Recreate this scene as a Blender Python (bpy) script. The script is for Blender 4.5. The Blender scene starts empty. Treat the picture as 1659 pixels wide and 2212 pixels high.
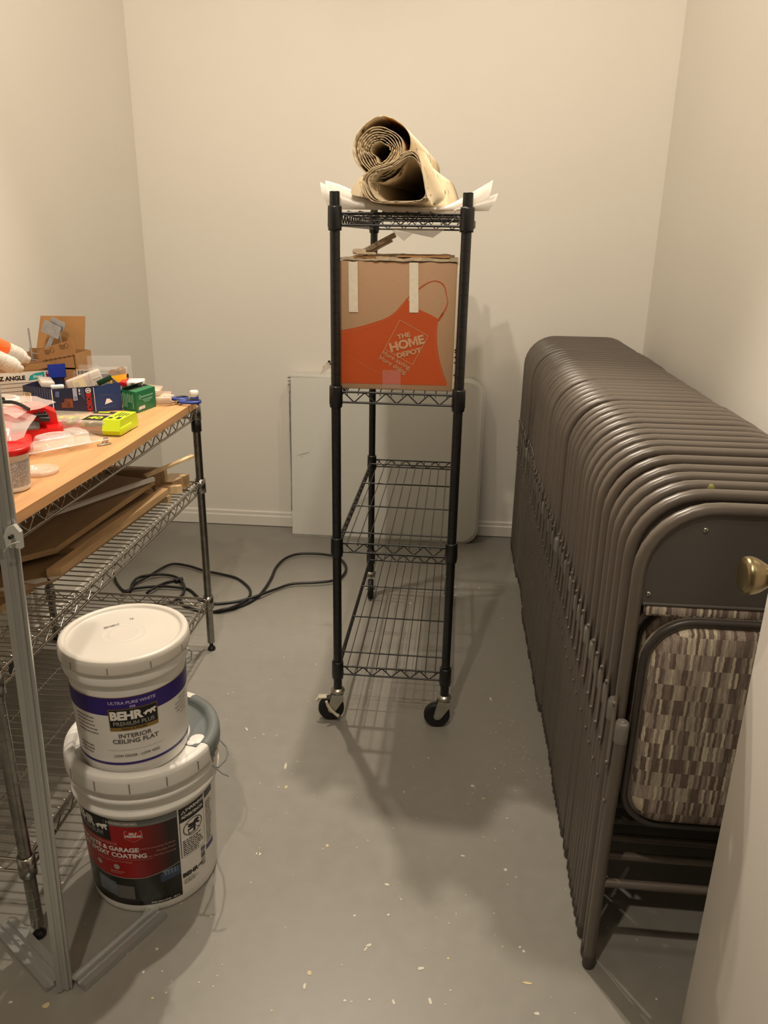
import bpy, bmesh, math, random
from mathutils import Vector, Matrix
S = bpy.context.scene
COL = S.collection
PI = math.pi
random.seed(7)

# ---------------------------------------------------------------- camera
FPX, PITCH, YAW, ROLL, CAMH = 1659.1, .3435, .0865, .0156, 1.3714
_cy, _sy = math.cos(YAW), math.sin(YAW)
FW = Vector((-_sy*math.cos(PITCH), _cy*math.cos(PITCH), -math.sin(PITCH)))
_r = Vector((_cy, _sy, 0)); _u = _r.cross(FW)
RT = math.cos(ROLL)*_r + math.sin(ROLL)*_u
UP = -math.sin(ROLL)*_r + math.cos(ROLL)*_u
CAM = Vector((0, 0, CAMH))
cam = bpy.data.objects.new('camera', bpy.data.cameras.new('camera'))
COL.objects.link(cam)
M = Matrix.Identity(4)
for i in range(3):
    M[i][0], M[i][1], M[i][2], M[i][3] = RT[i], UP[i], -FW[i], CAM[i]
cam.matrix_world = M
cam.data.sensor_fit = 'HORIZONTAL'; cam.data.sensor_width = 36.0
cam.data.lens = 36.0*FPX/1659.0
cam.data.clip_start = .02
S.camera = cam

# ---------------------------------------------------------------- light
S.view_settings.view_transform = 'Standard'; S.view_settings.look = 'None'
S.view_settings.gamma = 1.0; S.view_settings.use_curve_mapping = False
S.view_settings.exposure = -.10
w = bpy.data.worlds.new('world'); S.world = w; w.use_nodes = True
w.node_tree.nodes['Background'].inputs[0].default_value = (1, .9, .78, 1)
w.node_tree.nodes['Background'].inputs[1].default_value = .02
WARM = (1.0, .862, .695)
def lamp(name, loc, watts, rad=.045, col=WARM, aim=None, angle=120, blend=1.0):
    l = bpy.data.lights.new(name, 'SPOT' if aim else 'POINT')
    l.energy = watts; l.color = col; l.shadow_soft_size = rad
    o = bpy.data.objects.new(name, l); COL.objects.link(o); o.location = loc
    if aim:
        l.spot_size = math.radians(angle); l.spot_blend = blend
        d = Vector(aim)-Vector(loc)
        o.rotation_euler = d.to_track_quat('-Z', 'Y').to_euler()
    return o
CEIL = 3.05
lamp('ceiling_lamp_a', (-.60, 2.60, 2.95), 145, .026, WARM, (-.48, 1.35, 0), 78, .7)
lamp('ceiling_lamp_b', (-.285, 2.28, 2.95), 145, .026, WARM, (-.15, 1.25, 0), 78, .7)
lamp('ceiling_lamp_c', (.30, 2.30, 2.95), 55, .03, WARM, (-1.41, 2.75, 1.55), 95, 1)
lamp('right_wall_fill', (-.80, 2.45, 2.95), 45, .03, WARM, (.83, 2.9, 1.6), 95, 1)  # extra spot added to brighten the far part of the right wall
lamp('ceiling_lamp_d', (-.40, .02, 2.95), 104, .03, WARM, (-.20, 2.9, .9), 140, .9)
lamp('ceiling_lamp_e', (.0, .55, 2.95), 120, .05, WARM, (.83, 2.1, 2.05), 110, 1)
lamp('left_wall_fill', (-.35, .75, 2.95), 85, .05, WARM, (-1.41, 2.3, 2.0), 105, 1)  # added fill light that lifts the left wall, no known fixture

# ---------------------------------------------------------------- materials
def lin(c): return c/12.92 if c <= .04045 else ((c+.055)/1.055)**2.4
def srgb(h):
    return tuple(lin(int(h[i:i+2], 16)/255) for i in (0, 2, 4)) + (1,)
MATS = {}
def mat(name, col, rough=.5, metal=0, noise=0, nscale=20, bump=0, bscale=60, trans=0, alpha=1, coat=0, spec=.5, stretch=None, subs=0):
    if name in MATS: return MATS[name]
    m = bpy.data.materials.new(name); m.use_nodes = True
    nt = m.node_tree; b = nt.nodes['Principled BSDF']
    c = srgb(col) if isinstance(col, str) else tuple(col)+(1,)
    b.inputs['Base Color'].default_value = c
    b.inputs['Roughness'].default_value = rough
    b.inputs['Metallic'].default_value = metal
    b.inputs['Specular IOR Level'].default_value = spec
    b.inputs['Transmission Weight'].default_value = trans
    b.inputs['Alpha'].default_value = alpha
    b.inputs['Coat Weight'].default_value = coat
    if trans: b.inputs['IOR'].default_value = 1.15
    if noise or bump:
        tc = nt.nodes.new('ShaderNodeTexCoord'); mp = nt.nodes.new('ShaderNodeMapping')
        nt.links.new(tc.outputs['Object'], mp.inputs[0])
        if stretch: mp.inputs['Scale'].default_value = stretch
    if noise:
        n = nt.nodes.new('ShaderNodeTexNoise'); n.inputs['Scale'].default_value = nscale; n.inputs['Detail'].default_value = 5
        nt.links.new(mp.outputs[0], n.inputs['Vector'])
        r = nt.nodes.new('ShaderNodeValToRGB')
        r.color_ramp.elements[0].position = .32; r.color_ramp.elements[1].position = .68
        r.color_ramp.elements[0].color = tuple(max(0, v*(1-noise)) for v in c[:3])+(1,)
        r.color_ramp.elements[1].color = tuple(min(1, v*(1+noise)) for v in c[:3])+(1,)
        nt.links.new(n.outputs[0], r.inputs[0]); nt.links.new(r.outputs[0], b.inputs['Base Color'])
    if bump:
        n2 = nt.nodes.new('ShaderNodeTexNoise'); n2.inputs['Scale'].default_value = bscale; n2.inputs['Detail'].default_value = 4
        nt.links.new(mp.outputs[0], n2.inputs['Vector'])
        bp = nt.nodes.new('ShaderNodeBump'); bp.inputs['Strength'].default_value = bump; bp.inputs['Distance'].default_value = .004
        nt.links.new(n2.outputs[0], bp.inputs['Height']); nt.links.new(bp.outputs[0], b.inputs['Normal'])
    MATS[name] = m
    return m
def N(nt, t, **kw):
    n = nt.nodes.new(t)
    for k, v in kw.items(): n.inputs[k].default_value = v
    return n

wallm = mat('wall_paint', 'DEDAD1', .7, noise=.015, nscale=1.5, bump=.05, bscale=90, spec=.25)
ceilm = mat('ceiling_paint', 'A8A49C', .8)
trimm = mat('trim_paint', 'DCD8CF', .45)
doorm = mat('door_paint', 'E6E1DA', .4)
brass = mat('aged_brass', '8F8262', .3, 1, noise=.25, nscale=30)
black = mat('black_powder_coat', '0E0E0F', .35, 0, spec=.6)
rubber = mat('black_rubber', '101012', .6)
blackp = mat('black_plastic', '121213', .4)
zinc = mat('zinc_plate', 'B5B3A8', .32, .85, noise=.15, nscale=40)
leverm = mat('lever_plastic', 'C9C3AE', .5)
chrome = mat('chrome', 'B4B0A8', .17, 1)
chromeD = mat('chrome_worn', '8F8C86', .25, 1, noise=.2, nscale=30)
alu = mat('aluminium', 'C2C4C2', .36, .75)
chairm = mat('chair_enamel', '5D554D', .33, 0, noise=.03, nscale=14, spec=.55)
chairp = mat('chair_panel_enamel', '484440', .42, 0, bump=.05, bscale=150)
chairk = mat('chair_dark_rim', '35312E', .4)
capm = mat('grey_plastic_cap', '75726C', .4)
footm = mat('brown_rubber_foot', '453F3A', .55)
screwm = mat('screw_steel', 'C9C6BC', .25, 1)
white = mat('white_plastic', 'E2E0DB', .38, noise=.01, nscale=5, spec=.4)
whiteG = mat('white_lid_plastic', 'CFCAC1', .42)
board = mat('shelf_board_wood', 'C09060', .55, noise=.13, nscale=7, stretch=(6, .6, 6), bump=.05, bscale=30)
boardE = mat('plywood_edge', 'A98B66', .6, noise=.14, nscale=24, stretch=(1, .3, 6))
ply = mat('plywood_face', '8F7456', .6, noise=.12, nscale=6, stretch=(5, .6, 5))
pine = mat('pine_wood', 'BC9A70', .55, noise=.15, nscale=18, stretch=(4, .5, 4))
pineL = mat('pine_light', 'CFB38A', .55, noise=.14, nscale=18, stretch=(4, .5, 4))
dust = mat('drywall_dust', 'CFC9BC', .8)
card = mat('cardboard', 'A28162', .75, noise=.04, nscale=60, stretch=(1, 1, 8))
cardD = mat('brown_cardboard', '9C7348', .75, noise=.06, nscale=40)
cardT = mat('torn_cardboard', 'AC9A80', .85, noise=.18, nscale=70, bump=.5, bscale=120)
orange = mat('orange_print', 'AC450F', .6, noise=.03, nscale=14)
tape = mat('masking_tape', 'CFC6B4', .5, noise=.05, nscale=90)
clearT = mat('clear_tape', 'D8C8C8', .2, alpha=.14)
foam = mat('foam_sheet', 'F6F2EC', .35, alpha=.88, bump=.4, bscale=40)
def foam_mat():
    m = bpy.data.materials.new('soft_foam'); m.use_nodes = True; nt = m.node_tree; L = nt.links
    out = nt.nodes['Material Output']; bb = nt.nodes['Principled BSDF']; bb.inputs['Base Color'].default_value = srgb('F7F4EE'); bb.inputs['Roughness'].default_value = .4
    tr = nt.nodes.new('ShaderNodeBsdfTranslucent'); tr.inputs[0].default_value = srgb('F9F5EE'); mx = nt.nodes.new('ShaderNodeMixShader'); mx.inputs[0].default_value = .5
    L.new(bb.outputs[0], mx.inputs[1]); L.new(tr.outputs[0], mx.inputs[2]); L.new(mx.outputs[0], out.inputs[0])
    n = N(nt, 'ShaderNodeTexNoise', Scale=35.0, Detail=3.0); tc = nt.nodes.new('ShaderNodeTexCoord'); L.new(tc.outputs['Object'], n.inputs['Vector'])
    bp = N(nt, 'ShaderNodeBump', Strength=.4, Distance=.004); L.new(n.outputs[0], bp.inputs['Height']); L.new(bp.outputs[0], bb.inputs['Normal'])
    return m
redfade = None
def redfade_mat(tx, ty):
    m = bpy.data.materials.new('red_to_black_print'); m.use_nodes = True; nt = m.node_tree; L = nt.links; bb = nt.nodes['Principled BSDF']; bb.inputs['Roughness'].default_value = .35
    tc = nt.nodes.new('ShaderNodeTexCoord'); d = nt.nodes.new('ShaderNodeVectorMath'); d.operation = 'DOT_PRODUCT'; d.inputs[1].default_value = (tx, ty, 0)
    L.new(tc.outputs['Object'], d.inputs[0]); r = nt.nodes.new('ShaderNodeMapRange'); r.inputs[1].default_value = -.055; r.inputs[2].default_value = .03
    L.new(d.outputs['Value'], r.inputs[0]); q = nt.nodes.new('ShaderNodeValToRGB'); q.color_ramp.elements[0].color = srgb('9E1212'); q.color_ramp.elements[1].color = srgb('1A090A')
    L.new(r.outputs[0], q.inputs[0]); L.new(q.outputs[0], bb.inputs['Base Color']); return m
foamC = mat('foam_film', 'F0ECE6', .3, alpha=.45)
canvas = None
tableW = mat('table_plastic', 'D3D3CC', .5, bump=.12, bscale=350, spec=.35)
inkK = mat('black_ink', '0B0B0C', .45)
inkG = mat('grey_ink', '6B6866', .6)
inkW = mat('white_ink', 'E9E6E0', .5)
inkR = mat('red_ink', 'B01414', .4)
inkRd = mat('dark_red_print', '5A0A0C', .35)
inkB = mat('dark_print', '150A0B', .3)
inkP = mat('purple_print', '2A1470', .35)
inkGold = mat('gold_ink', '9A7B3E', .4, .4)
slate = mat('slate_paint', '6E7474', .35)
photoK = mat('dark_photo', '23251F', .3, noise=.5, nscale=22)
photoG = mat('photo_grey', '6F7880', .35, noise=.3, nscale=26)
blueB = mat('blue_box', '14346B', .35)
navy = mat('navy_box', '141F40', .35)
blueD = mat('bright_blue_box', '10309A', .4)
greenB = mat('green_box', '12693F', .4)
greenK = mat('dark_green_card', '163B1E', .5)
lime = mat('lime_plastic', 'C9E21C', .35)
limeD = mat('lime_dim', '8E9A3C', .4)
redP = mat('red_plastic', 'D81414', .35)
orangeP = mat('orange_tube', 'F0642A', .35)
greyP = mat('grey_plastic', '6E6E6C', .4)
yellow = mat('yellow_card', 'F2B414', .45)
creamC = mat('cream_card', 'D8CBB0', .6)
whiteC = mat('white_card', 'D9D3C8', .5)
labelC = mat('cream_label', 'F0DDB4', .5)
teal = mat('teal_ink', '1C9A98', .45)
clear = mat('clear_plastic', 'F4F1EC', .08, alpha=.13, spec=.8)
clearR = mat('clear_plastic_ribs', 'FFFFFF', .1, alpha=.28, spec=.8)
frost = mat('frosted_plastic', 'EADFD4', .25, alpha=.5, spec=.7)
bagm = mat('plastic_bag', 'F0DCD6', .15, alpha=.24, spec=.8)
cordm = mat('black_cord', '131314', .45)
blueH = mat('scissor_blue', '2C3E8C', .4)
blueT = mat('blue_tape', '1F3F9E', .5)
steelG = mat('galvanized_steel', 'A4A8AC', .35, .7, noise=.15, nscale=50)
paintW = mat('white_paint_drop', 'CFC8BA', .5)
paintY = mat('cream_paint_drop', 'C8B98F', .5)
woolW = mat('white_hose', 'E8E2DA', .4)

foam = foam_mat()
def floor_mat():
    m = bpy.data.materials.new('floor_paint'); m.use_nodes = True; nt = m.node_tree; L = nt.links
    b = nt.nodes['Principled BSDF']
    tc = nt.nodes.new('ShaderNodeTexCoord')
    n1 = N(nt, 'ShaderNodeTexNoise', Scale=1.6, Detail=4.0)
    n2 = N(nt, 'ShaderNodeTexNoise', Scale=26.0, Detail=5.0)
    L.new(tc.outputs['Object'], n1.inputs['Vector']); L.new(tc.outputs['Object'], n2.inputs['Vector'])
    r = nt.nodes.new('ShaderNodeValToRGB')
    r.color_ramp.elements[0].position = .3; r.color_ramp.elements[1].position = .7
    r.color_ramp.elements[0].color = srgb('8A877E'); r.color_ramp.elements[1].color = srgb('93908A')
    L.new(n1.outputs[0], r.inputs[0])
    mx = nt.nodes.new('ShaderNodeMix'); mx.data_type = 'RGBA'; mx.blend_type = 'MULTIPLY'; mx.inputs[0].default_value = .18
    L.new(r.outputs[0], mx.inputs[6]); L.new(n2.outputs[0], mx.inputs[7])
    # sparse pale specks
    v = N(nt, 'ShaderNodeTexVoronoi', Scale=17.0); v.inputs['Randomness'].default_value = 1
    L.new(tc.outputs['Object'], v.inputs['Vector'])
    wn = nt.nodes.new('ShaderNodeTexWhiteNoise'); wn.noise_dimensions = '3D'; L.new(v.outputs['Position'], wn.inputs['Vector'])
    th = nt.nodes.new('ShaderNodeMath'); th.operation = 'MULTIPLY_ADD'; th.inputs[1].default_value = .07; th.inputs[2].default_value = -.012
    L.new(wn.outputs[0], th.inputs[0])
    lt = nt.nodes.new('ShaderNodeMath'); lt.operation = 'LESS_THAN'; L.new(v.outputs['Distance'], lt.inputs[0]); L.new(th.outputs[0], lt.inputs[1])
    mx2 = nt.nodes.new('ShaderNodeMix'); mx2.data_type = 'RGBA'; L.new(lt.outputs[0], mx2.inputs[0])
    L.new(mx.outputs[2], mx2.inputs[6]); mx2.inputs[7].default_value = srgb('A9A396')
    L.new(mx2.outputs[2], b.inputs['Base Color'])
    rr = nt.nodes.new('ShaderNodeMapRange'); rr.inputs[3].default_value = .34; rr.inputs[4].default_value = .5
    L.new(n2.outputs[0], rr.inputs[0]); L.new(rr.outputs[0], b.inputs['Roughness'])
    bp = N(nt, 'ShaderNodeBump', Strength=.06, Distance=.004)
    L.new(n2.outputs[0], bp.inputs['Height']); L.new(bp.outputs[0], b.inputs['Normal'])
    return m
floorm = floor_mat()

def fabric_mat():
    # woven dashes: narrow columns, rows of varying length, four tones
    m = bpy.data.materials.new('striped_dash_fabric'); m.use_nodes = True; nt = m.node_tree; L = nt.links
    b = nt.nodes['Principled BSDF']; b.inputs['Roughness'].default_value = .85
    b.inputs['Specular IOR Level'].default_value = .2
    tc = nt.nodes.new('ShaderNodeTexCoord')
    nz = N(nt, 'ShaderNodeTexNoise', Scale=120.0, Detail=2.0); L.new(tc.outputs['Object'], nz.inputs['Vector'])
    sp = nt.nodes.new('ShaderNodeSeparateXYZ'); L.new(tc.outputs['Object'], sp.inputs[0])
    def mth(op, a, bb=None, c=None):
        n = nt.nodes.new('ShaderNodeMath'); n.operation = op
        for i, x in enumerate((a, bb, c)):
            if x is None: continue
            if isinstance(x, (int, float)): n.inputs[i].default_value = x
            else: L.new(x, n.inputs[i])
        return n.outputs[0]
    jit = mth('MULTIPLY', mth('SUBTRACT', nz.outputs[0], .5), .004)
    xx = mth('ADD', sp.outputs['X'], jit)
    row = mth('FLOOR', mth('DIVIDE', sp.outputs['Z'], .030))
    shift = mth('MULTIPLY', mth('FRACT', mth('MULTIPLY', row, .6180)), .013)
    col = mth('FLOOR', mth('DIVIDE', mth('ADD', xx, shift), .0046))
    row2 = mth('FLOOR', mth('DIVIDE', mth('ADD', sp.outputs['Z'], mth('MULTIPLY', mth('FRACT', mth('MULTIPLY', col, .38)), .017)), .034))
    cb = nt.nodes.new('ShaderNodeCombineXYZ'); L.new(col, cb.inputs[0]); L.new(row, cb.inputs[1]); 
    wn = nt.nodes.new('ShaderNodeTexWhiteNoise'); wn.noise_dimensions = '3D'; L.new(cb.outputs[0], wn.inputs['Vector'])
    r = nt.nodes.new('ShaderNodeValToRGB'); r.color_ramp.interpolation = 'CONSTANT'
    e = r.color_ramp.elements
    e[0].position = 0; e[0].color = srgb('63564F'); e[1].position = .28; e[1].color = srgb('8C8076')
    for p, c in ((.55, '75685F'), (.72, '9D9384'), (.9, 'B8AE9A')):
        k = e.new(p); k.color = srgb(c)
    L.new(wn.outputs[0], r.inputs[0])
    mx = nt.nodes.new('ShaderNodeMix'); mx.data_type = 'RGBA'; mx.blend_type = 'OVERLAY'; mx.inputs[0].default_value = .7
    n3 = N(nt, 'ShaderNodeTexNoise', Scale=1.0, Detail=3.0); mpp = nt.nodes.new('ShaderNodeMapping'); mpp.inputs['Scale'].default_value = (650, 400, 45); L.new(tc.outputs['Object'], mpp.inputs[0]); L.new(mpp.outputs[0], n3.inputs['Vector'])
    L.new(r.outputs[0], mx.inputs[6]); L.new(n3.outputs[0], mx.inputs[7]); L.new(mx.outputs[2], b.inputs['Base Color'])
    bp = N(nt, 'ShaderNodeBump', Strength=.25, Distance=.001)
    L.new(wn.outputs[0], bp.inputs['Height']); L.new(bp.outputs[0], b.inputs['Normal'])
    return m
fabric = fabric_mat()

def canvas_mat():
    m = bpy.data.materials.new('stained_canvas'); m.use_nodes = True; nt = m.node_tree; L = nt.links
    b = nt.nodes['Principled BSDF']; b.inputs['Roughness'].default_value = .9; b.inputs['Specular IOR Level'].default_value = .15
    tc = nt.nodes.new('ShaderNodeTexCoord')
    n1 = N(nt, 'ShaderNodeTexNoise', Scale=7.0, Detail=3.0); L.new(tc.outputs['Object'], n1.inputs['Vector'])
    r1 = nt.nodes.new('ShaderNodeValToRGB'); e = r1.color_ramp.elements
    e[0].position = .35; e[0].color = srgb('D3BF9E'); e[1].position = .62; e[1].color = srgb('E4D4B6')
    L.new(n1.outputs[0], r1.inputs[0])
    mp = nt.nodes.new('ShaderNodeMapping'); mp.inputs['Scale'].default_value = (60, 22, 26); L.new(tc.outputs['Object'], mp.inputs[0])
    n2 = N(nt, 'ShaderNodeTexNoise', Scale=1.0, Detail=4.0); L.new(mp.outputs[0], n2.inputs['Vector'])
    r2 = nt.nodes.new('ShaderNodeValToRGB'); e = r2.color_ramp.elements
    e[0].position = .62; e[0].color = (0, 0, 0, 1); e[1].position = .67; e[1].color = (1, 1, 1, 1)
    L.new(n2.outputs[0], r2.inputs[0])
    mx = nt.nodes.new('ShaderNodeMix'); mx.data_type = 'RGBA'; L.new(r2.outputs[0], mx.inputs[0])
    L.new(r1.outputs[0], mx.inputs[6]); mx.inputs[7].default_value = srgb('6C5F52')
    L.new(mx.outputs[2], b.inputs['Base Color'])
    n4 = N(nt, 'ShaderNodeTexNoise', Scale=90.0, Detail=3.0); L.new(tc.outputs['Object'], n4.inputs['Vector'])
    bp = N(nt, 'ShaderNodeBump', Strength=.3, Distance=.003)
    L.new(n4.outputs[0], bp.inputs['Height']); L.new(bp.outputs[0], b.inputs['Normal'])
    return m
canvas = canvas_mat()
canvasC = mat('clean_canvas', 'BBAA8D', .9, noise=.1, nscale=12, bump=.3, bscale=110, spec=.15)
canvasO = mat('orange_stained_canvas', 'D69A3C', .9, noise=.15, nscale=25, spec=.15)

def smallprint_mat():
    m = bpy.data.materials.new('small_print_label'); m.use_nodes = True; nt = m.node_tree; L = nt.links
    b = nt.nodes['Principled BSDF']; b.inputs['Roughness'].default_value = .45
    tc = nt.nodes.new('ShaderNodeTexCoord'); mp = nt.nodes.new('ShaderNodeMapping'); mp.inputs['Scale'].default_value = (900, 900, 420)
    L.new(tc.outputs['Object'], mp.inputs[0])
    n = N(nt, 'ShaderNodeTexNoise', Scale=1.0, Detail=1.0); L.new(mp.outputs[0], n.inputs['Vector'])
    r = nt.nodes.new('ShaderNodeValToRGB'); e = r.color_ramp.elements
    e[0].position = .54; e[0].color = srgb('3C3C3C'); e[1].position = .62; e[1].color = srgb('D8D0C8')
    sp_ = nt.nodes.new('ShaderNodeSeparateXYZ'); L.new(tc.outputs['Object'], sp_.inputs[0])
    f_ = nt.nodes.new('ShaderNodeMath'); f_.operation = 'MULTIPLY'; f_.inputs[1].default_value = 1/.0024; L.new(sp_.outputs['Z'], f_.inputs[0])
    g_ = nt.nodes.new('ShaderNodeMath'); g_.operation = 'FRACT'; L.new(f_.outputs[0], g_.inputs[0])
    h_ = nt.nodes.new('ShaderNodeMath'); h_.operation = 'GREATER_THAN'; h_.inputs[1].default_value = .55; L.new(g_.outputs[0], h_.inputs[0])
    q_ = nt.nodes.new('ShaderNodeMath'); q_.operation = 'MAXIMUM'; L.new(n.outputs[0], q_.inputs[0]); L.new(h_.outputs[0], q_.inputs[1])
    L.new(q_.outputs[0], r.inputs[0]); L.new(r.outputs[0], b.inputs['Base Color'])
    return m
smallprint = smallprint_mat()

# ---------------------------------------------------------------- geometry helpers
class MB:
    def __init__(s): s.v = []; s.f = []; s.m = []; s.s = []
    def add(s, vs, fs, m=0, sm=False, X=None):
        k = len(s.v)
        for p in vs:
            p = Vector(p)
            s.v.append(X @ p if X is not None else p)
        for f in fs:
            s.f.append(tuple(k+i for i in f)); s.m.append(m); s.s.append(sm)
        return s
    def box(s, c, d, m=0, X=None):
        x, y, z = c; a, b, e = d[0]/2, d[1]/2, d[2]/2
        vs = [(x+i*a, y+j*b, z+k*e) for k in (-1, 1) for j in (-1, 1) for i in (-1, 1)]
        fs = [(0, 2, 3, 1), (4, 5, 7, 6), (0, 1, 5, 4), (2, 6, 7, 3), (0, 4, 6, 2), (1, 3, 7, 5)]
        return s.add(vs, fs, m, False, X)
    def rbox(s, c, d, r=.003, m=0, X=None, seg=2):
        bm = bmesh.new(); bmesh.ops.create_cube(bm, size=1)
        for v in bm.verts: v.co = Vector((v.co.x*d[0], v.co.y*d[1], v.co.z*d[2]))
        bmesh.ops.bevel(bm, geom=bm.edges[:], offset=r, segments=seg, affect='EDGES', profile=.5)
        bm.verts.index_update()
        s.add([v.co+Vector(c) for v in bm.verts], [[v.index for v in f.verts] for f in bm.faces], m, True, X)
        bm.free(); return s
    def tube(s, pts, r, n=8, closed=False, m=0, X=None, caps=True, sm=True):
        P = [Vector(p) for p in pts]; L = len(P)
        rr = r if isinstance(r, (list, tuple)) else [r]*L
        T = []
        for i in range(L):
            a = P[i-1] if (i > 0 or closed) else P[0]
            b = P[(i+1) % L] if (i < L-1 or closed) else P[-1]
            t = (b-a); T.append(t.normalized() if t.length > 1e-9 else Vector((0, 0, 1)))
        up = Vector((0, 0, 1)) if abs(T[0].z) < .9 else Vector((1, 0, 0))
        nrm = T[0].cross(up).normalized(); vs = []
        for i in range(L):
            if i:
                q = T[i-1].rotation_difference(T[i]); nrm = (q @ nrm).normalized()
            bn = T[i].cross(nrm).normalized()
            for k in range(n):
                a = 2*PI*k/n
                vs.append(P[i]+rr[i]*(math.cos(a)*nrm+math.sin(a)*bn))
        fs = []
        for i in range(L if closed else L-1):
            j = (i+1) % L
            for k in range(n):
                k2 = (k+1) % n
                fs.append((i*n+k, i*n+k2, j*n+k2, j*n+k))
        s.add(vs, fs, m, sm, X)
        if caps and not closed:
            s.add(vs[:n], [tuple(range(n))[::-1]], m, False, X); s.add(vs[-n:], [tuple(range(n))], m, False, X)
        return s
    def lathe(s, prof, n=40, c=(0, 0, 0), m=0, X=None, sm=True, a0=0, a1=2*PI):
        full = abs(a1-a0-2*PI) < 1e-6
        k = n if full else n+1; vs = []
        for (r, z) in prof:
            for i in range(k):
                a = a0+(a1-a0)*i/n
                vs.append((c[0]+r*math.cos(a), c[1]+r*math.sin(a), c[2]+z))
        for j in range(len(prof)-1):
            fs = [(j*k+i, j*k+(i+1) % k, (j+1)*k+(i+1) % k, (j+1)*k+i) for i in range(n)]
            kk = len(s.v)
            mm = m[j] if isinstance(m, (list, tuple)) else m
            if j == 0: base = kk; [s.v.append(X @ Vector(p) if X is not None else Vector(p)) for p in vs]
            for f in fs: s.f.append(tuple(base+i for i in f)); s.m.append(mm); s.s.append(sm)
        return s
    def prism(s, poly, o, U, V, W, t, m=0, sm=False):
        # poly in (u,v); extruded from 0 to t along W
        o, U, V, W = map(Vector, (o, U, V, W)); n = len(poly)
        a = [o+U*p[0]+V*p[1] for p in poly]; b = [p+W*t for p in a]
        s.add(a+b, [tuple(range(n))[::-1], tuple(range(n, 2*n))], m)
        s.add(a+b, [(i, (i+1) % n, n+(i+1) % n, n+i) for i in range(n)], m, sm)
        return s
    def flat(s, poly, o, U, V, m=0):
        o, U, V = map(Vector, (o, U, V))
        return s.add([o+U*p[0]+V*p[1] for p in poly], [tuple(range(len(poly)))], m)
    def text(s, body, size, fn, m=0, bold=0, align='CENTER', sx=1.0, shear=0):
        vs, fs = text_geo(body, size, bold, align, shear)
        return s.add([fn(x*sx, y) for x, y in vs], fs, m)
    def build(s, name, mats, parent=None, auto=None):
        me = bpy.data.meshes.new(name)
        me.from_pydata([tuple(v) for v in s.v], [], s.f)
        mats = mats if isinstance(mats, (list, tuple)) else [mats]
        for mm in mats: me.materials.append(mm)
        me.polygons.foreach_set('material_index', s.m); me.polygons.foreach_set('use_smooth', s.s)
        me.update(); me.validate()
        o = bpy.data.objects.new(name, me); COL.objects.link(o)
        if parent is not None: o.parent = parent
        return o
def _raw(body, size, bold, shear=0):
    cu = bpy.data.curves.new('t', 'FONT'); cu.body = body; cu.size = size; cu.offset = bold*size
    cu.resolution_u = 4; cu.shear = shear
    ob = bpy.data.objects.new('t', cu); me = bpy.data.meshes.new_from_object(ob)
    vs = [(v.co.x, v.co.y) for v in me.vertices]; fs = [tuple(p.vertices) for p in me.polygons]
    bpy.data.objects.remove(ob); bpy.data.curves.remove(cu); bpy.data.meshes.remove(me)
    return vs, fs
def mshape(s): return [(0, 0), (0, 1), (s*1.2, 1), (.5, .18+s*1.15), (1-s*1.2, 1), (1, 1), (1, 0), (1-s, 0), (1-s, 1-s*1.7), (.5+s*.35, .12), (.5-s*.35, .12), (s, 1-s*1.7), (s, 0)]
def text_geo(body, size, bold=0, align='CENTER', shear=0):
    vs, fs = _raw(body, size, bold, shear)
    if bold:      # heavy M and W strokes cross over each other: cut those letters as plain outlines
        for k, ch in enumerate(body):
            if ch != 'M' and not (ch == 'W' and bold >= .035): continue
            one = [p[0] for p in _raw(ch, size, 0)[0]]; wd = max(one)-min(one)
            x1 = max(p[0] for p in _raw(body[:k+1], size, 0)[0]); x0 = x1-wd; b = bold*size
            hgt = max(p[1] for p in _raw(ch, size, 0)[0])
            fs = [f for f in fs if not (x0-b*.6 < sum(vs[i][0] for i in f)/len(f) < x1+b*.6)]
            n = len(vs); P = [(x0-b+(wd+2*b)*u, -b+(hgt+2*b)*v) for u, v in (mshape(.115+bold*1.9) if ch == 'M' else [(1-u, 1-v) for u, v in mshape(.105+bold*1.7)])]
            vs = vs+P; fs.append(tuple(range(n, n+len(P)))[::-1])
    used = sorted({i for f in fs for i in f}); mp_ = {o_: i for i, o_ in enumerate(used)}
    vs = [vs[i] for i in used]; fs = [tuple(mp_[i] for i in f) for f in fs]
    if align != 'LEFT':
        lo, hi = min(p[0] for p in vs), max(p[0] for p in vs); s_ = (lo+hi)/2 if align == 'CENTER' else hi
        vs = [(p[0]-s_, p[1]) for p in vs]
    return vs, fs
def crisp(prof, e=.0007):
    out = [prof[0]]
    for i in range(1, len(prof)-1):
        p = Vector(prof[i]); a_, b_ = Vector(prof[i-1]), Vector(prof[i+1])
        for q in (a_, b_):
            L = (q-p).length
            if L > 1e-9: r_ = p+(q-p)*min(.35, e/L); out.append((r_.x, r_.y))
    return out+[prof[-1]]
def smooth(pts, k=6, closed=False):
    P = [Vector(p) for p in pts]; n = len(P); out = []
    for i in range(n if closed else n-1):
        g = lambda j: P[j % n] if closed else P[max(0, min(n-1, j))]
        p0, p1, p2, p3 = g(i-1), g(i), g(i+1), g(i+2)
        for q in range(k):
            t = q/k
            out.append(.5*((2*p1)+(p2-p0)*t+(2*p0-5*p1+4*p2-p3)*t*t+(3*p1-p0-3*p2+p3)*t**3))
    if not closed: out.append(P[-1])
    return out
def rrect(w, h, r, n=6, c=(0, 0)):
    out = []
    for (sx, sy, a) in ((1, 1, 0), (-1, 1, PI/2), (-1, -1, PI), (1, -1, 1.5*PI)):
        for i in range(n+1):
            t = a+PI/2*i/n
            out.append((c[0]+sx*(w/2-r)+r*math.cos(t), c[1]+sy*(h/2-r)+r*math.sin(t)))
    return out
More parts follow.
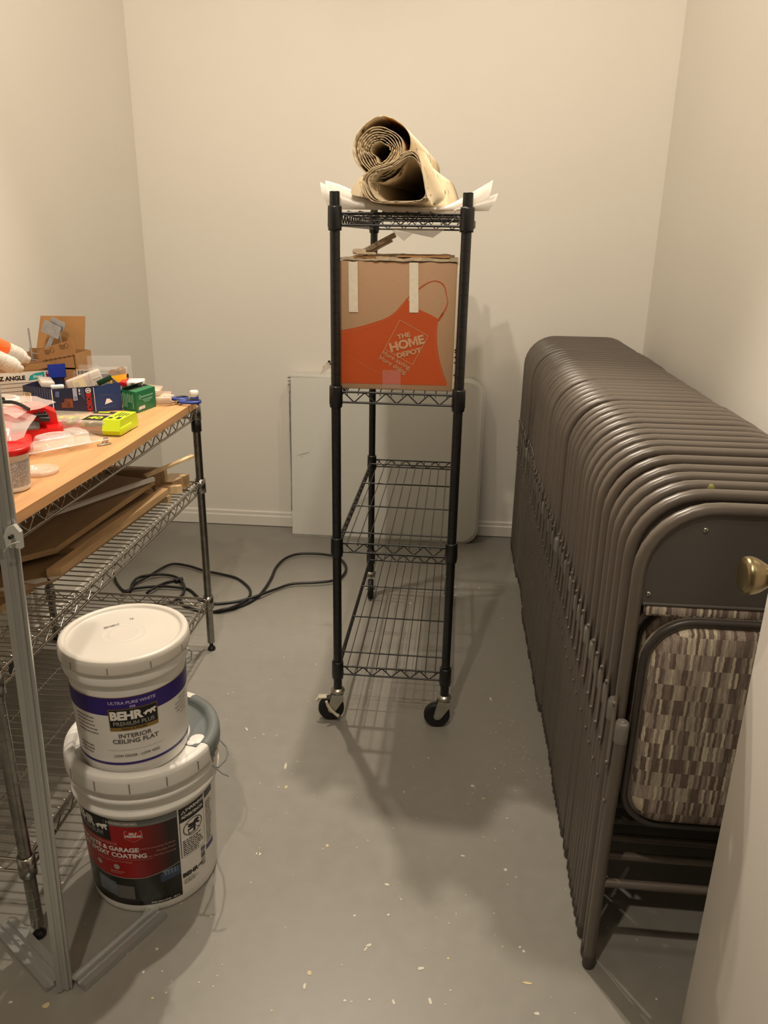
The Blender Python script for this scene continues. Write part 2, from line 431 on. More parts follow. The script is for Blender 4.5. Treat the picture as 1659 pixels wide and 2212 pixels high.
def tag(o, label, cat, group=None, kind=None):
    if label: o['label'] = label
    if cat: o['category'] = cat
    if group: o['group'] = group
    if kind: o['kind'] = kind
    return o
def thing(name, label, cat, loc=(0, 0, 0), rz=0, group=None):
    o = bpy.data.objects.new(name, None); COL.objects.link(o); o.empty_display_size = .05
    o.location = loc; o.rotation_euler = (0, 0, rz)
    return tag(o, label, cat, group)
def struct(o): o['kind'] = 'structure'; return o
def at(u, v, ax, val):
    d = RT*((u-829.5)/FPX)+UP*((1106-v)/FPX)+FW
    return CAM+d*((val-CAM[ax])/d[ax])
def copy_tree(o, parent=None):
    c = o.copy(); COL.objects.link(c); c.parent = parent
    for ch in [q for q in KIDS.get(o.name, [])]: copy_tree(ch, c)
    return c
KIDS = {}

# ---------------------------------------------------------------- room
XL, XR, YB, YF = -1.41, .835, 3.542, -1.6
struct(MB().box(((XL+XR)/2, (YB+YF)/2, -.03), (XR-XL+.2, YB-YF+.2, .06)).build('floor', floorm))
struct(MB().box(((XL+XR)/2, (YB+YF)/2, CEIL+.03), (XR-XL+.2, YB-YF+.2, .06)).build('ceiling', ceilm))
struct(MB().box((XL-.05, (YB+YF)/2, CEIL/2), (.1, YB-YF, CEIL)).build('wall_left', wallm))
struct(MB().box((XR+.05, (YB+YF)/2, CEIL/2), (.1, YB-YF, CEIL)).build('wall_right', wallm))
struct(MB().box(((XL+XR)/2, YB+.05, CEIL/2), (XR-XL+.2, .1, CEIL)).build('wall_back', wallm))
struct(MB().box(((XL+XR)/2, YF-.05, CEIL/2), (XR-XL+.2, .1, CEIL)).build('wall_front', wallm))
bprof = [(0, .004), (.012, .004), (.012, .052), (.008, .058), (.008, .072), (.003, .078), (0, .078)]
struct(MB().prism(bprof, (XL, YB, 0), (0, -1, 0), (0, 0, 1), (1, 0, 0), XR-XL).build('baseboard_back', trimm))
struct(MB().prism(bprof, (XL, YF, 0), (1, 0, 0), (0, 0, 1), (0, 1, 0), YB-YF-.013).build('baseboard_left', trimm))
struct(MB().prism(bprof, (XR, YF, 0), (-1, 0, 0), (0, 0, 1), (0, 1, 0), YB-YF-.013).build('baseboard_right', trimm))

# paint spots on the floor
sp = MB(); rs = random.Random(3)
def blob(cx, cy, rx, ry, a, m):
    n = 10; ph = [rs.uniform(.7, 1.15) for _ in range(n)]; vs = []
    for i in range(n):
        t = 2*PI*i/n; x = rx*ph[i]*math.cos(t); y = ry*ph[i]*math.sin(t)
        vs.append((cx+x*math.cos(a)-y*math.sin(a), cy+x*math.sin(a)+y*math.cos(a), .0006))
    sp.add(vs, [tuple(range(n))], m)
for (u, v, rx, ry, a) in ((617, 1655, .0035, .014, .1), (618, 1700, .004, .006, 0), (533, 1575, .003, .009, .6), (560, 1845, .005, .004, 0),
        (707, 1827, .004, .005, .3), (1021, 1698, .005, .005, 0), (1044, 1725, .005, .003, 0), (1072, 1661, .007, .002, -.6), (797, 2042, .008, .003, .7),
        (790, 2050, .007, .002, 1.1), (668, 2102, .005, .005, 0), (658, 2130, .003, .007, 0), (929, 2163, .003, .009, .3), (1140, 2124, .010, .003, 0),
        (1123, 2046, .003, .003, 0), (1131, 2055, .003, .0035, 0), (766, 1978, .003, .003, 0), (839, 1976, .003, .003, 0), (968, 2071, .003, .003, 0),
        (910, 2092, .008, .004, .3), (274, 2059, .004, .004, 0), (339, 2050, .004, .0035, 0), (221, 2075, .007, .0035, 1), (135, 1907, .004, .0035, 0),
        (1035, 1270, .006, .005, .4), (983, 1268, .008, .005, 0), (984, 1285, .005, .006, 0), (886, 1303, .004, .007, .5), (684, 1182, .004, .003, 0),
        (613, 1420, .003, .003, 0), (683, 1435, .003, .003, 0), (1000, 1849, .006, .003, 0), (836, 1911, .006, .003, 0), (1092, 1879, .004, .005, 0),
        (556, 1844, .004, .003, 0), (1085, 1335, .006, .003, 0), (1060, 1510, .003, .012, .2), (745, 2162, .003, .003, 0), (798, 2160, .003, .003, 0),
        (1160, 2190, .006, .004, 0), (850, 2165, .003, .006, .4), (310, 2100, .003, .003, 0), (23, 2165, .004, .003, .2), (100, 2172, .007, .006, 0)):
    p = at(u, v, 2, 0); blob(p.x, p.y, rx, ry, a, rs.choice((0, 0, 1)))
for i in range(230):
    x, y = rs.uniform(-.8, .5), rs.uniform(.75, 2.4)
    r = rs.uniform(.0008, .0024); blob(x, y, r, r*rs.uniform(.6, 1.3), rs.uniform(0, 3), rs.choice((0, 0, 1)))
for i in range(60):
    x, y = rs.gauss(.24, .05), rs.gauss(1.85, .12)
    r = rs.uniform(.0008, .002); blob(x, y, r, r, 0, 0)
o = sp.build('paint_spots', [paintW, paintY], bpy.data.objects['floor']); o['kind'] = 'stuff'; o['label'] = 'pale paint drips and specks on the grey floor'

# door standing open at the right edge
dr = thing('door_1', None, None, (.4875, .3, 0)); dr['kind'] = 'structure'
MB().rbox((0, .38, 1.02), (.035, .76, 2.02), .0015).build('door_panel', doorm, dr)
X = Matrix.Translation((-.0175, .698, .945)) @ Matrix.Rotation(-PI/2, 4, 'Y')
kp = [(.0, 0), (.030, 0), (.030, .003), (.026, .006), (.014, .008), (.0125, .012), (.0125, .020), (.0105, .022), (.0105, .027), (.012, .029), (.0145, .031),
      (.0185, .037), (.0225, .043), (.0255, .050), (.0268, .056), (.0262, .061), (.0235, .065), (.018, .066), (0, .0655)]
MB().lathe(kp, 40, X=X).build('door_knob', brass, dr)
# ---------------------------------------------------------------- wire shelving
def post_mb(mb, X, h, r=.0125, pitch=.0254, z0=0, n=18):
    # tube with a shallow groove every inch
    z = z0; top = z0+h
    mb.lathe([(0, z0), (r*.9, z0)], n, X=X)
    while z < top-.001:
        z2 = min(z+pitch, top)
        mb.lathe([(r, z), (r, z2-.0012)], n, X=X)
        mb.lathe([(r, z2-.0012), (r*.955, z2-.0009), (r*.955, z2-.0003), (r, z2)], n, X=X, sm=False)
        z = z2
    mb.lathe([(r, top), (r*.97, top+.0008), (r*.9, top+.001), (0, top+.001)], n, X=X)
def truss(mb, p0, p1, drop, r, nz, zr=.0018, inset=.02):
    p0, p1 = Vector(p0), Vector(p1); dn = Vector((0, 0, -drop)); d = (p1-p0); L = d.length; d.normalize()
    mb.tube([p0, p1], r, 8); mb.tube([p0+dn, p1+dn], r, 8)
    a, b = p0+d*inset, p1-d*inset; pts = []
    for i in range(nz*2+1):
        q = a+(b-a)*(i/(nz*2)); lo = i % 2 == 1
        q = q+Vector((0, 0, -drop+r if lo else -r))
        pts += [q-d*.0025, q+d*.0025]
    mb.tube(pts, zr, 6)

# ---- black rolling cart
CW, CD, CZ = .3169, .8557, (1.425, .993, .5719, .1807)
cart = thing('rolling_shelf_cart', 'tall narrow black four tier wire shelving cart on casters', 'shelving cart', (-.1414, 1.9587, 0), -.0072)
casters = {}
for i, j in ((0, 0), (1, 0), (0, 1), (1, 1)):
    X = Matrix.Translation(((i-.5)*CW, j*CD, 0))
    mb = MB(); post_mb(mb, X, 1.372, z0=.1)
    mb.build('post', black, cart)
for z in CZ:
    mb = MB(); h = .5*CW
    for j in (0, 1): truss(mb, (-h, j*CD, z), (h, j*CD, z), .027, .0028, 5)
    for i in (-1, 1): truss(mb, (i*h, 0, z), (i*h, CD, z), .027, .0028, 17)
    for k in range(10):
        x = -h+.03+k*(CW-.06)/9
        mb.tube([(x, -.002, z-.008), (x, 0, z+.003), (x, .01, z+.0045), (x, CD-.01, z+.0045), (x, CD, z+.003), (x, CD+.002, z-.008)], .0014, 6)
    for y in (.085, .318, .557, .797): mb.tube([(-h, y, z-.001), (h, y, z-.001)], .0024, 6)
    sh = mb.build('wire_shelf', black, cart)
    for i in (-1, 1):
        for j in (0, 1):
            MB().lathe([(.0126, .016), (.0165, .016), (.0170, .012), (.0178, -.03), (.0165, -.034), (.0165, -.040), (.0126, -.040)], 18, c=(i*h, j*CD, z)).build('collar', black, sh)
def caster(i, j, ang, brake):
    c = bpy.data.objects.new('caster', None); COL.objects.link(c); c.parent = cart
    c.location = ((i-.5)*CW, j*CD, 0); c.rotation_euler = (0, 0, ang)
    mb = MB(); mb.lathe([(.004, .112), (.008, .108), (.019, .103), (.021, .098), (.019, .092), (.014, .091), (.017, .088), (.0165, .084), (0, .083)], 24)
    for s in (-1, 1):   # fork plates either side of the wheel
        y = s*.0165
        mb.prism([(-.018, .088), (.016, .088), (.018, .075), (-.008, .034), (-.014, .030), (-.024, .030), (-.030, .038), (-.026, .060)], (0, y-.001, 0), (1, 0, 0), (0, 0, 1), (0, 1, 0), .002)
    mb.box((-.001, 0, .087), (.034, .033, .003))
    mb.tube([(-.020, -.020, .0385), (-.020, .020, .0385)], .004, 8)
    mb.build('fork', zinc, c)
    w = MB(); X = Matrix.Translation((-.020, 0, .0385)) @ Matrix.Rotation(PI/2, 4, 'X')
    w.lathe([(.006, -.0115), (.026, -.0105), (.030, -.0115), (.036, -.0110), (.0385, -.006), (.0385, .006), (.036, .0110), (.030, .0115), (.026, .0105), (.006, .0115)], 32, X=X)
    w.build('wheel', rubber, c)
    if brake:
        b = MB(); b.rbox((-.046, 0, .076), (.026, .020, .006), .0025, X=Matrix.Rotation(-.0, 4, 'Y'))
        b.tube([(-.050, .0, .076), (-.058, -.002, .072), (-.064, -.004, .066)], .0055, 8)
        b.tube([(-.034, -.023, .074), (-.030, -.024, .060), (-.022, -.0235, .045), (-.008, -.0235, .030), (.001, -.0235, .023)], [.004, .0045, .005, .0045, .006], 8)
        b.build('brake_lever', leverm, c)
caster(0, 0, .15, True); caster(1, 0, .05, False); caster(0, 1, PI/2+.1, False); caster(1, 1, PI/2-.1, False)

# ---- chrome rack on the left
RX0, RX1, RY0, RY1, RZ = -1.365, -.80, 1.134, 2.313, (.857, .615, .197)
rack = thing('chrome_wire_rack', 'low chrome wire shelving rack holding a wooden board along the left wall', 'shelving rack', (RX0, RY0, 0))
RW, RD = RX1-RX0, RY1-RY0
for i in (0, 1):
    for j in (0, 1):
        mb = MB(); X = Matrix.Translation((i*RW, j*RD, 0))
        post_mb(mb, X, .878, z0=.03)
        p = mb.build('post', chromeD, rack)
        MB().lathe([(.004, 0), (.013, .001), (.014, .006), (.010, .012), (.006, .016), (.006, .030), (0, .03)], 16, X=X).build('levelling_foot', blackp, p)
        if i == 1 and j == 1:
            MB().lathe([(.0127, .862), (.0132, .863), (.0132, .893), (.0127, .895)], 18, X=X).build('tape_wrap', blueT, p)
            MB().lathe([(.0127, .895), (.0136, .896), (.0136, .912), (.011, .914), (.009, .911), (.008, .90)], 18, X=X).build('end_cap', whiteC, p)
for n, z in enumerate(RZ):
    mb = MB()
    for i in (0, 1): truss(mb, (i*RW, 0, z), (i*RW, RD, z), .030, .0033, 18, .0019)
    for j in (0, 1): truss(mb, (0, j*RD, z), (RW, j*RD, z), .030, .0033, 8, .0019)
    k = 46
    for q in range(k):
        y = .018+q*(RD-.036)/(k-1)
        mb.tube([(-.002, y, z-.008), (0, y, z+.003), (.01, y, z+.005), (RW-.01, y, z+.005), (RW, y, z+.003), (RW+.002, y, z-.008)], .0016, 6)
    for x in (.14, .28, .42): mb.tube([(x, 0, z-.001), (x, RD, z-.001)], .0028, 6)
    sh = mb.build('wire_shelf', chrome, rack)
    for i in (0, 1):
        for j in (0, 1):
            MB().lathe([(.0127, .012), (.0168, .012), (.0176, -.034), (.0127, -.036)], 18, c=(i*RW, j*RD, z)).build('collar', chromeD, sh)
    mb = MB()
    mb.box((RW, .07, z-.016), (.0015, .045, .022)); mb.build('maker_plate', blackp, sh)
MB().lathe([(.0127, -.032), (.0158, -.033), (.0158, -.072), (.0127, -.074)], 18, c=(RW, RD, RZ[0])).build('black_sleeve', blackp, rack)

# ---- wooden board on the rack
bd = MB(); bd.prism([(-1.345, 1.152), (-.788, 1.152), (-.779, 1.7), (-.788, 2.297), (-.95, 2.335), (-1.345, 2.36)], (0, 0, .8640), (1, 0, 0), (0, 1, 0), (0, 0, 1), .021)
tag(bd.build('wooden_board', board), 'long honey coloured wooden board lying on top of the chrome rack', 'board')
BZ = .885

# ---------------------------------------------------------------- folding chairs
def chair():
    t = thing('folding_chair', None, 'chair')
    W = .2225; R = .115; H = .969
    pts = [(-W, 0, .028)]+[(-W, 0, z) for z in (.3, .6)]
    for i in range(9):
        a = PI-PI/2*i/8; pts.append((-W+R+R*math.cos(a)+.012*math.sin(PI*i/16)*0, 0, H-R+R*math.sin(a)))
    for i in range(9):
        a = PI/2-PI/2*i/8; pts.append((W-R+R*math.cos(a), 0, H-R+R*math.sin(a)))
    pts += [(W, 0, .6), (W, 0, .3), (W, 0, .028)]
    fr = MB().tube(pts, .0114, 12).build('frame_tube', chairm, t)
    for s in (-1, 1):
        MB().lathe([(0, .002), (.011, .002), (.0124, .006), (.0126, .030), (.0120, .033), (.0118, .033)], 14, c=(s*W, 0, 0)).build('foot_cap', footm, fr)
    for s in (-1, 1):
        lg = MB().tube([(s*W, -.0238, .028), (s*W, -.0238, .3), (s*(W-.001), -.0238, .555)], .0114, 12).build('leg', chairm, t)
        MB().lathe([(0, .0), (.011, .0), (.0124, .005), (.0126, .030), (.0120, .033), (.0118, .033)], 14, c=(s*W, -.0238, 0)).build('foot_cap', footm, lg)
        cp = MB(); cp.lathe([(.0119, .535), (.0124, .537), (.0127, .55), (.0126, .566), (.0118, .574), (.009, .577), (.006, .572), (0, .570)], 16, c=(s*(W-.001), -.0238, 0))
        cp.build('tube_cap', capm, lg)
    MB().tube([(-W, -.0238, .215), (W, -.0238, .215)], .0085, 10).build('cross_brace', chairm, t)
    # backrest panel
    poly = [(-W+.008, .795), (W-.008, .795)]
    for i in range(9):
        a = PI/2*i/8; poly.append((W-R+(R-.008)*math.cos(a), H-R+(R-.008)*math.sin(a)))
    for i in range(9):
        a = PI/2+PI/2*i/8; poly.append((-W+R+(R-.008)*math.cos(a), H-R+(R-.008)*math.sin(a)))
    bp = MB().prism(poly, (0, -.0035, 0), (1, 0, 0), (0, 0, 1), (0, 1, 0), .006)
    bp.tube([(-W+.012, -.003, .797), (0, -.004, .798), (W-.012, -.003, .797)], .0036, 6)
    bpo = bp.build('back_panel', chairp, t)
    for (x, z) in ((-.128, .934), (-.203, .816), (.128, .934), (.203, .816)):
        X = Matrix.Translation((x, -.0035, z)) @ Matrix.Rotation(PI/2, 4, 'X')
        s_ = MB().lathe([(.0042, 0), (.0042, .0015), (.003, .0025), (0, .0025)], 12, X=X)
        s_.box((x, -.0062, z), (.0045, .0006, .001), 1); s_.box((x, -.0062, z), (.001, .0006, .0045), 1)
        s_.build('screw', [screwm, chairk], bpo)
    pad = MB().rbox((0, .0075, .845), (2*W-.05, .008, .14), .003)
    pad.rbox((0, .0015, .785), (2*W-.034, .015, .022), .006)
    pad.build('back_cushion', fabric, t)
    # seat folded flat between the tubes
    def outl(w, h, r1, r2, cz):  # larger radius at the bottom
        out = []
        for (sx, sz, a, r) in ((1, 1, 0, r1), (-1, 1, PI/2, r1), (-1, -1, PI, r2), (1, -1, 1.5*PI, r2)):
            for i in range(9):
                q = a+PI/2*i/8
                out.append((sx*(w/2-r)+r*math.cos(q)*1.0, cz+sz*(h/2-r)+r*math.sin(q)))
        return out
    st = MB(); A = outl(.408, .430, .085, .075, .563)
    st.prism(A, (0, -.014, 0), (1, 0, 0), (0, 0, 1), (0, 1, 0), .010, 0)
    st.tube([(x, -.014, z) for x, z in outl(.398, .420, .08, .07, .563)], .0065, 8, True, m=1)
    so = st.build('seat', [chairm, chairk], t)
    cu = MB(); lays = []
    for (ins, y) in ((.016, -.014), (.017, -.020), (.021, -.0255), (.030, -.029), (.06, -.031)):
        lays.append([(x, y, z) for x, z in outl(.408-2*ins, .430-2*ins, .085-ins*.8, .075-ins*.8, .563)])
    vs = [p for l in lays for p in l]; n = len(lays[0]); fs = []
    for l in range(len(lays)-1):
        for i in range(n): fs.append((l*n+i, l*n+(i+1) % n, (l+1)*n+(i+1) % n, (l+1)*n+i))
    fs.append(tuple(range((len(lays)-1)*n, len(lays)*n)))
    cu.add(vs, fs, 0, True); cu.build('seat_cushion', fabric, so)
    # hinge links on the outer faces
    for s in (-1, 1):
        hb = MB(); x = s*(W+.0128)
        pl = [(-.006, .470), (.005, .466), (.009, .50), (.009, .59), (.004, .618), (-.003, .622), (-.009, .610), (-.012, .55), (-.010, .49)]
        hb.prism(pl, (x-.0013, -.013, 0), (0, 1, 0), (0, 0, 1), (1, 0, 0), .0026)
        hb.tube([(x-s*.002, -.012, .604), (x+s*.0045, -.012, .604)], .0045, 8)
        hb.tube([(x-s*.002, -.014, .482), (x+s*.0045, -.014, .482)], .0042, 8)
        hb.tube([(x-s*.001, -.0238, .405), (x+s*.0015, -.0238, .405)], .0042, 8)
        hb.build('hinge_link', chairm, t)
    return t
ORD = ['first', 'second', 'third', 'fourth', 'fifth', 'sixth', 'seventh', 'eighth', 'ninth', 'tenth', 'eleventh', 'twelfth', 'thirteenth', 'fourteenth',
       'fifteenth', 'sixteenth', 'seventeenth', 'eighteenth', 'nineteenth', 'twentieth', 'twenty-first', 'twenty-second', 'twenty-third']
ys = [1.205, 1.277, 1.328, 1.379, 1.430, 1.495, 1.563, 1.614, 1.665, 1.716, 1.767, 1.826]
rc = random.Random(11)
while ys[-1] < 3.40:
    k = len(ys)
    ys.append(ys[-1]+(.062 if k in (16, 22, 29, 35) else rc.uniform(.0500, .0515)))
ys = [y for y in ys if y < 3.485]
proto = chair()
for o in [q for q in bpy.data.objects if q.parent]:
    KIDS.setdefault(o.parent.name, []).append(o)
CH = []; nch = len(ys); xo = .0
for i, y in enumerate(ys):
    c = proto if i == 0 else copy_tree(proto)
    if i in (5, 12, 16, 22, 29, 35): xo = rc.uniform(-.006, .006)
    c.location = (.5455+(xo+rc.uniform(-.002, .002) if i > 1 else 0), y, 0)
    c.rotation_euler = (0, 0, 0)
    c['group'] = 'folding chairs standing folded in a row along the right wall'
    if i == 0: lab = 'front folding chair of the row, its brown striped seat facing out beside the door'
    elif i == 2: lab = 'third folded metal chair from the front, with a yellow green smear on its top tube'
    elif i == nch-1: lab = 'folded metal chair at the far end of the row, closest to the back wall'
    elif i < nch/2: lab = 'folded grey brown metal chair, %s from the front of the row' % ORD[i]
    else: lab = 'folded grey brown metal chair, %s from the back wall end of the row' % ORD[nch-1-i]
    c['label'] = lab; CH.append(c)
sm_ = MB(); 
for q in range(1):
    pts = [(x, .0, .969+.0004) for x in (-.105, -.09, -.07)]
    sm_.tube([(-.108, -.004, .9695), (-.09, -.0045, .9698), (-.074, -.004, .9696)], [.005, .0082, .005], 8)
sm_.build('paint_smear', mat('yellow_smear', '8F8F4A', .4), CH[2])

# ---------------------------------------------------------------- folded table against the back wall
tb = thing('folding_table', 'white plastic folding table leaning on the back wall behind the black cart', 'table', (-.295, 3.418, 0))
lean = Matrix.Rotation(-.07, 4, 'X')
hw, hh = .445, .775
out = [(-hw, 0), (-hw, hh)]
for i in range(9):
    a = PI/2-PI/2*i/8; out.append((hw-.075+.075*math.cos(a), hh-.075+.075*math.sin(a)))
for i in range(9):
    a = -PI/2*i/8; out.append((hw-.075+.075*math.cos(a), .075+.075*math.sin(a)))
t1 = MB(); o3 = lean @ Vector((0, 0, 0)); V3 = lean @ Vector((0, 0, 1)); W3 = lean @ Vector((0, 1, 0))
ins = [(max(-hw, x*.972 if x > 0 else x), .012+(z*.969)) for x, z in out]
t1.prism(out, W3*.006, (1, 0, 0), V3, W3, .030)
n = len(out)
vs = [W3*.006+Vector((1, 0, 0))*x+V3*z for x, z in out]+[Vector((1, 0, 0))*x+V3*z for x, z in ins]
t1.add(vs, [(i, (i+1) % n, n+(i+1) % n, n+i) for i in range(n)], 0, True)
t1.add(vs[n:], [tuple(range(n))], 0)
t1.build('table_top', tableW, tb)
t2 = MB(); t2.prism([(x*.995-.002, z+.003) for x, z in out], W3*.038, (1, 0, 0), V3, W3, .022)
t2.build('folded_half', tableW, tb)
h_ = MB()
for z, d in ((.757, .006), (.742, .004), (.725, .006)):
    h_.box((-hw-.008, .016+z*.07, z), (.016, .02, d), 0)
for z in (.40, .388): h_.box((-hw-.003, .02+z*.07, z), (.008, .014, .006), 1)
h_.tube([(-hw-.004, .04, .70), (-hw-.006, .04, .5), (-hw-.004, .036, .3), (-hw-.006, .03, .12)], .0035, 6)
h_.build('hinge', [steelG, blackp], tb)
s_ = MB()
a, b = Vector((-.419, 0, .397)), Vector((-.361, 0, .415))
for p in (a, b): p.y = -.0006-p.z*-.07
s_.tube([a, (a+b)/2, b], [.0005, .0011, .0006], 5); 
s_.tube([Vector((-.397, .0265, .392)), Vector((-.394, .0265, .392))], .0013, 5)
s_.build('scuff_mark', inkG, tb)

# ---------------------------------------------------------------- on the cart: box, foam, rolls
ZB = .9995     # top of the wires of the second shelf
box = thing('printed_cardboard_box', 'brown cardboard box printed with an orange apron on the black cart', 'cardboard box', (0, 1.975, 0))
BW0, BW1 = -.2905, -.0012
BT = 1.316
mb = MB()
mb.rbox(((BW0+BW1)/2, .20, (ZB+BT)/2), (BW1-BW0, .40, BT-ZB), .002)
mb.build('carton', card, box)
tp = MB(); rt_ = random.Random(5)
for (x0, x1, y0, y1, z, t, m_) in ((BW0, -.19, -.003, .13, BT+.001, .006, 0), (-.20, BW1+.002, -.003, .16, BT+.001, .009, 0), (BW0+.01, -.01, .10, .39, BT+.001, .008, 0),
        (-.15, -.02, 0, .2, BT+.010, .004, 1), (-.26, -.17, .02, .12, BT+.007, .004, 1)):
    n = 9; e1 = [(x0+(x1-x0)*i/n, y0+rt_.uniform(-.003, .003), z+rt_.uniform(-.001, .001)) for i in range(n+1)]
    e2 = [(x, y1+rt_.uniform(-.006, .006), z+rt_.uniform(0, .003)) for x, y, _ in e1]
    up_ = Vector((0, 0, t))
    V = [Vector(p) for p in e1+e2]; VV = V+[p+up_*rt_.uniform(.6, 1) for p in V]; k = n+1
    fs = []
    for i in range(n):
        fs += [(i, k+i, k+i+1, i+1), (2*k+i, 2*k+i+1, 3*k+i+1, 3*k+i), (i, i+1, 2*k+i+1, 2*k+i), (k+i, 3*k+i, 3*k+i+1, k+i+1)]
    fs += [(0, 2*k, 3*k, k), (n, k+n, 3*k+n, 2*k+n)]
    tp.add(VV, fs, m_)
tp.build('torn_top_flaps', [cardT, cardD], box)
rg = MB(); rg.box((BW1+.0015, .2, (ZB+BT)/2), (.002, .395, BT-ZB-.004)); rg.build('lit_side_strip', mat('lit_side_tone', 'D9C6A0', .7), box)  # carton's right face catching light, painted as a paler strip
def bf(u, v, d=0): p = at(u, v, 1, 1.975); return (p.x, -.0006-d, p.z)
def zz(u, v): return 700+u/5.184, 560+v/5.184      # the box front, measured on an enlargement
art = MB()
ap = smooth([(*zz(188, 795), 0), (*zz(300, 775), 0), (*zz(430, 745), 0), (*zz(560, 705), 0), (*zz(700, 655), 0), (*zz(800, 585), 0), (*zz(880, 495), 0), (*zz(925, 440), 0)], 4)
ap += [Vector((*zz(955, 470), 0)), Vector((*zz(1060, 560), 0)), Vector((*zz(1170, 610), 0)), Vector((*zz(1278, 668), 0))]
ap += smooth([(*zz(1276, 700), 0), (*zz(1266, 800), 0), (*zz(1268, 960), 0), (*zz(1290, 1110), 0), (*zz(1330, 1260), 0), (*zz(1372, 1375), 0), (*zz(1370, 1415), 0)], 4)
ap += [Vector((*zz(188, 1386), 0))]
pts = [bf(p.x, p.y) for p in ap]
art.add(pts, [tuple(range(len(pts)))], 0)
def ribbon(P, wd, m, d=.0004, pmap=None):
    P = [Vector(p) for p in P]; L_, R_ = [], []
    for i, p in enumerate(P):
        t = (P[min(i+1, len(P)-1)]-P[max(i-1, 0)]).normalized(); nn = Vector((-t.z, 0, t.x))
        ww = wd[i] if isinstance(wd, list) else wd
        L_.append(p+nn*ww/2); R_.append(p-nn*ww/2)
    vs = [Vector((p.x, p.y-d, p.z)) for p in L_+R_]; n = len(P)
    art.add(vs, [(i, i+1, n+i+1, n+i) for i in range(n-1)], m)
st1 = smooth([bf(*zz(925, 450)), bf(*zz(985, 385)), bf(*zz(1070, 325)), bf(*zz(1150, 270)), bf(*zz(1235, 242)), bf(*zz(1310, 262)), bf(*zz(1352, 310)), bf(*zz(1368, 390)), bf(*zz(1385, 470)), bf(*zz(1368, 540)), bf(*zz(1325, 610)), bf(*zz(1272, 680))], 4)
ribbon(st1, [.0016+.0013*abs(math.sin(i*.21)) for i in range(len(st1))], 0)
ribbon([bf(*zz(1340, 600)), bf(*zz(1300, 660)), bf(*zz(1280, 690))], .003, 0)
def dashes(P, step=2):
    Q = smooth(P, 10)
    for i in range(0, len(Q)-1, step): ribbon([Q[i], Q[i+1]], .0008, 1, .0008)
dashes([bf(*zz(192, 830)), bf(*zz(320, 795)), bf(*zz(450, 765)), bf(*zz(600, 715)), bf(*zz(740, 650)), bf(*zz(840, 565)), bf(*zz(905, 480))])
dashes([bf(*zz(1262, 700)), bf(*zz(1248, 820)), bf(*zz(1246, 980)), bf(*zz(1275, 1140)), bf(*zz(1320, 1290)), bf(*zz(1358, 1395))])
dashes([bf(*zz(250, 1080)), bf(*zz(400, 1155)), bf(*zz(540, 1235)), bf(*zz(680, 1300)), bf(*zz(820, 1380))])
dia = [bf(*zz(*q)) for q in ((850, 680), (1168, 858), (990, 1180), (678, 1003))]
for i in range(4): ribbon([dia[i], dia[(i+1) % 4]], .0013, 1, .0008)
def txt(body, u, v, ang, size, m=1, bold=.02, sx=1, al='CENTER', d=.0013, shear=0):
    p = Vector(bf(*zz(u, v))); a = math.radians(ang)
    art.text(body, size, lambda x, y: (p.x+x*math.cos(a)-y*math.sin(a), -.0006-d, p.z+x*math.sin(a)+y*math.cos(a)), m, bold, al, sx, shear)
K = 1/5.184/899.
txt('THE', 898, 878, 15, .0155, bold=.045, sx=1.15); txt('HOME', 940, 985, 16, .0295, bold=.05, sx=1.08); txt('DEPOT', 958, 1072, 15, .0165, bold=.045, sx=1.22)
for (u0, v0, ln) in ((735, 1040, 4),): pass
txt('More saving.', 803, 1150, -29, .0165, bold=.012, sx=1.02); txt('More doing.', 765, 1205, -29, .0165, bold=.012, sx=1.02)
art.build('apron_print', [orange, mat('card_knockout', 'B58B66', .7)], box)
for (u, v0, v1, sk) in ((325, 28, 592, 6), (1005, 38, 597, 2)):
    tm = MB(); hwid = 51
    q = [bf(*zz(u-hwid, v0), .0014), bf(*zz(u+hwid, v0), .0014), bf(*zz(u+hwid+sk, v1), .0014), bf(*zz(u-hwid+sk, v1), .0014)]
    tm.add(q, [(3, 2, 1, 0)]); q2 = [Vector(q[0]), Vector(q[1])]
    tm.add([q2[0], q2[1], q2[1]+Vector((0, .04, .010)), q2[0]+Vector((0, .04, .010))], [(0, 1, 2, 3)])
    tm.build('tape_strip', tape, box)
tm = MB(); tm.add([bf(*zz(655, 1240), .0016), bf(*zz(858, 1240), .0016), bf(*zz(858, 1440), .0016), bf(*zz(652, 1440), .0016)], [(3, 2, 1, 0)])
tm.build('clear_tape_strip', clearT, box)
# cardboard scraps lying on the box
X = Matrix.Translation((-.236, 2.05, 1.334)) @ Matrix.Rotation(-.48, 4, 'Y')
mb = MB(); mb.rbox((.040, 0, .004), (.095, .026, .012), .001, X=X); mb.rbox((.034, .004, -.005), (.08, .024, .006), .001, X=X)
for k in range(3): mb.tube([(-.005, -.0135, .007-k*.004), (.085, -.0135, .007-k*.004)], .0009, 5, X=X)
tag(mb.build('cardboard_corner_strip', cardT), 'grey brown corrugated strip sticking up at a slant from the box top', 'cardboard strip')
mb = MB(); mb.rbox((-.245, 2.01, 1.337), (.034, .03, .013), .004); mb.rbox((-.228, 2.0, 1.333), (.05, .02, .006), .002)
tag(mb.build('foam_scrap', cardT), 'crumpled pale scrap at the left on top of the apron box', 'packing scrap')

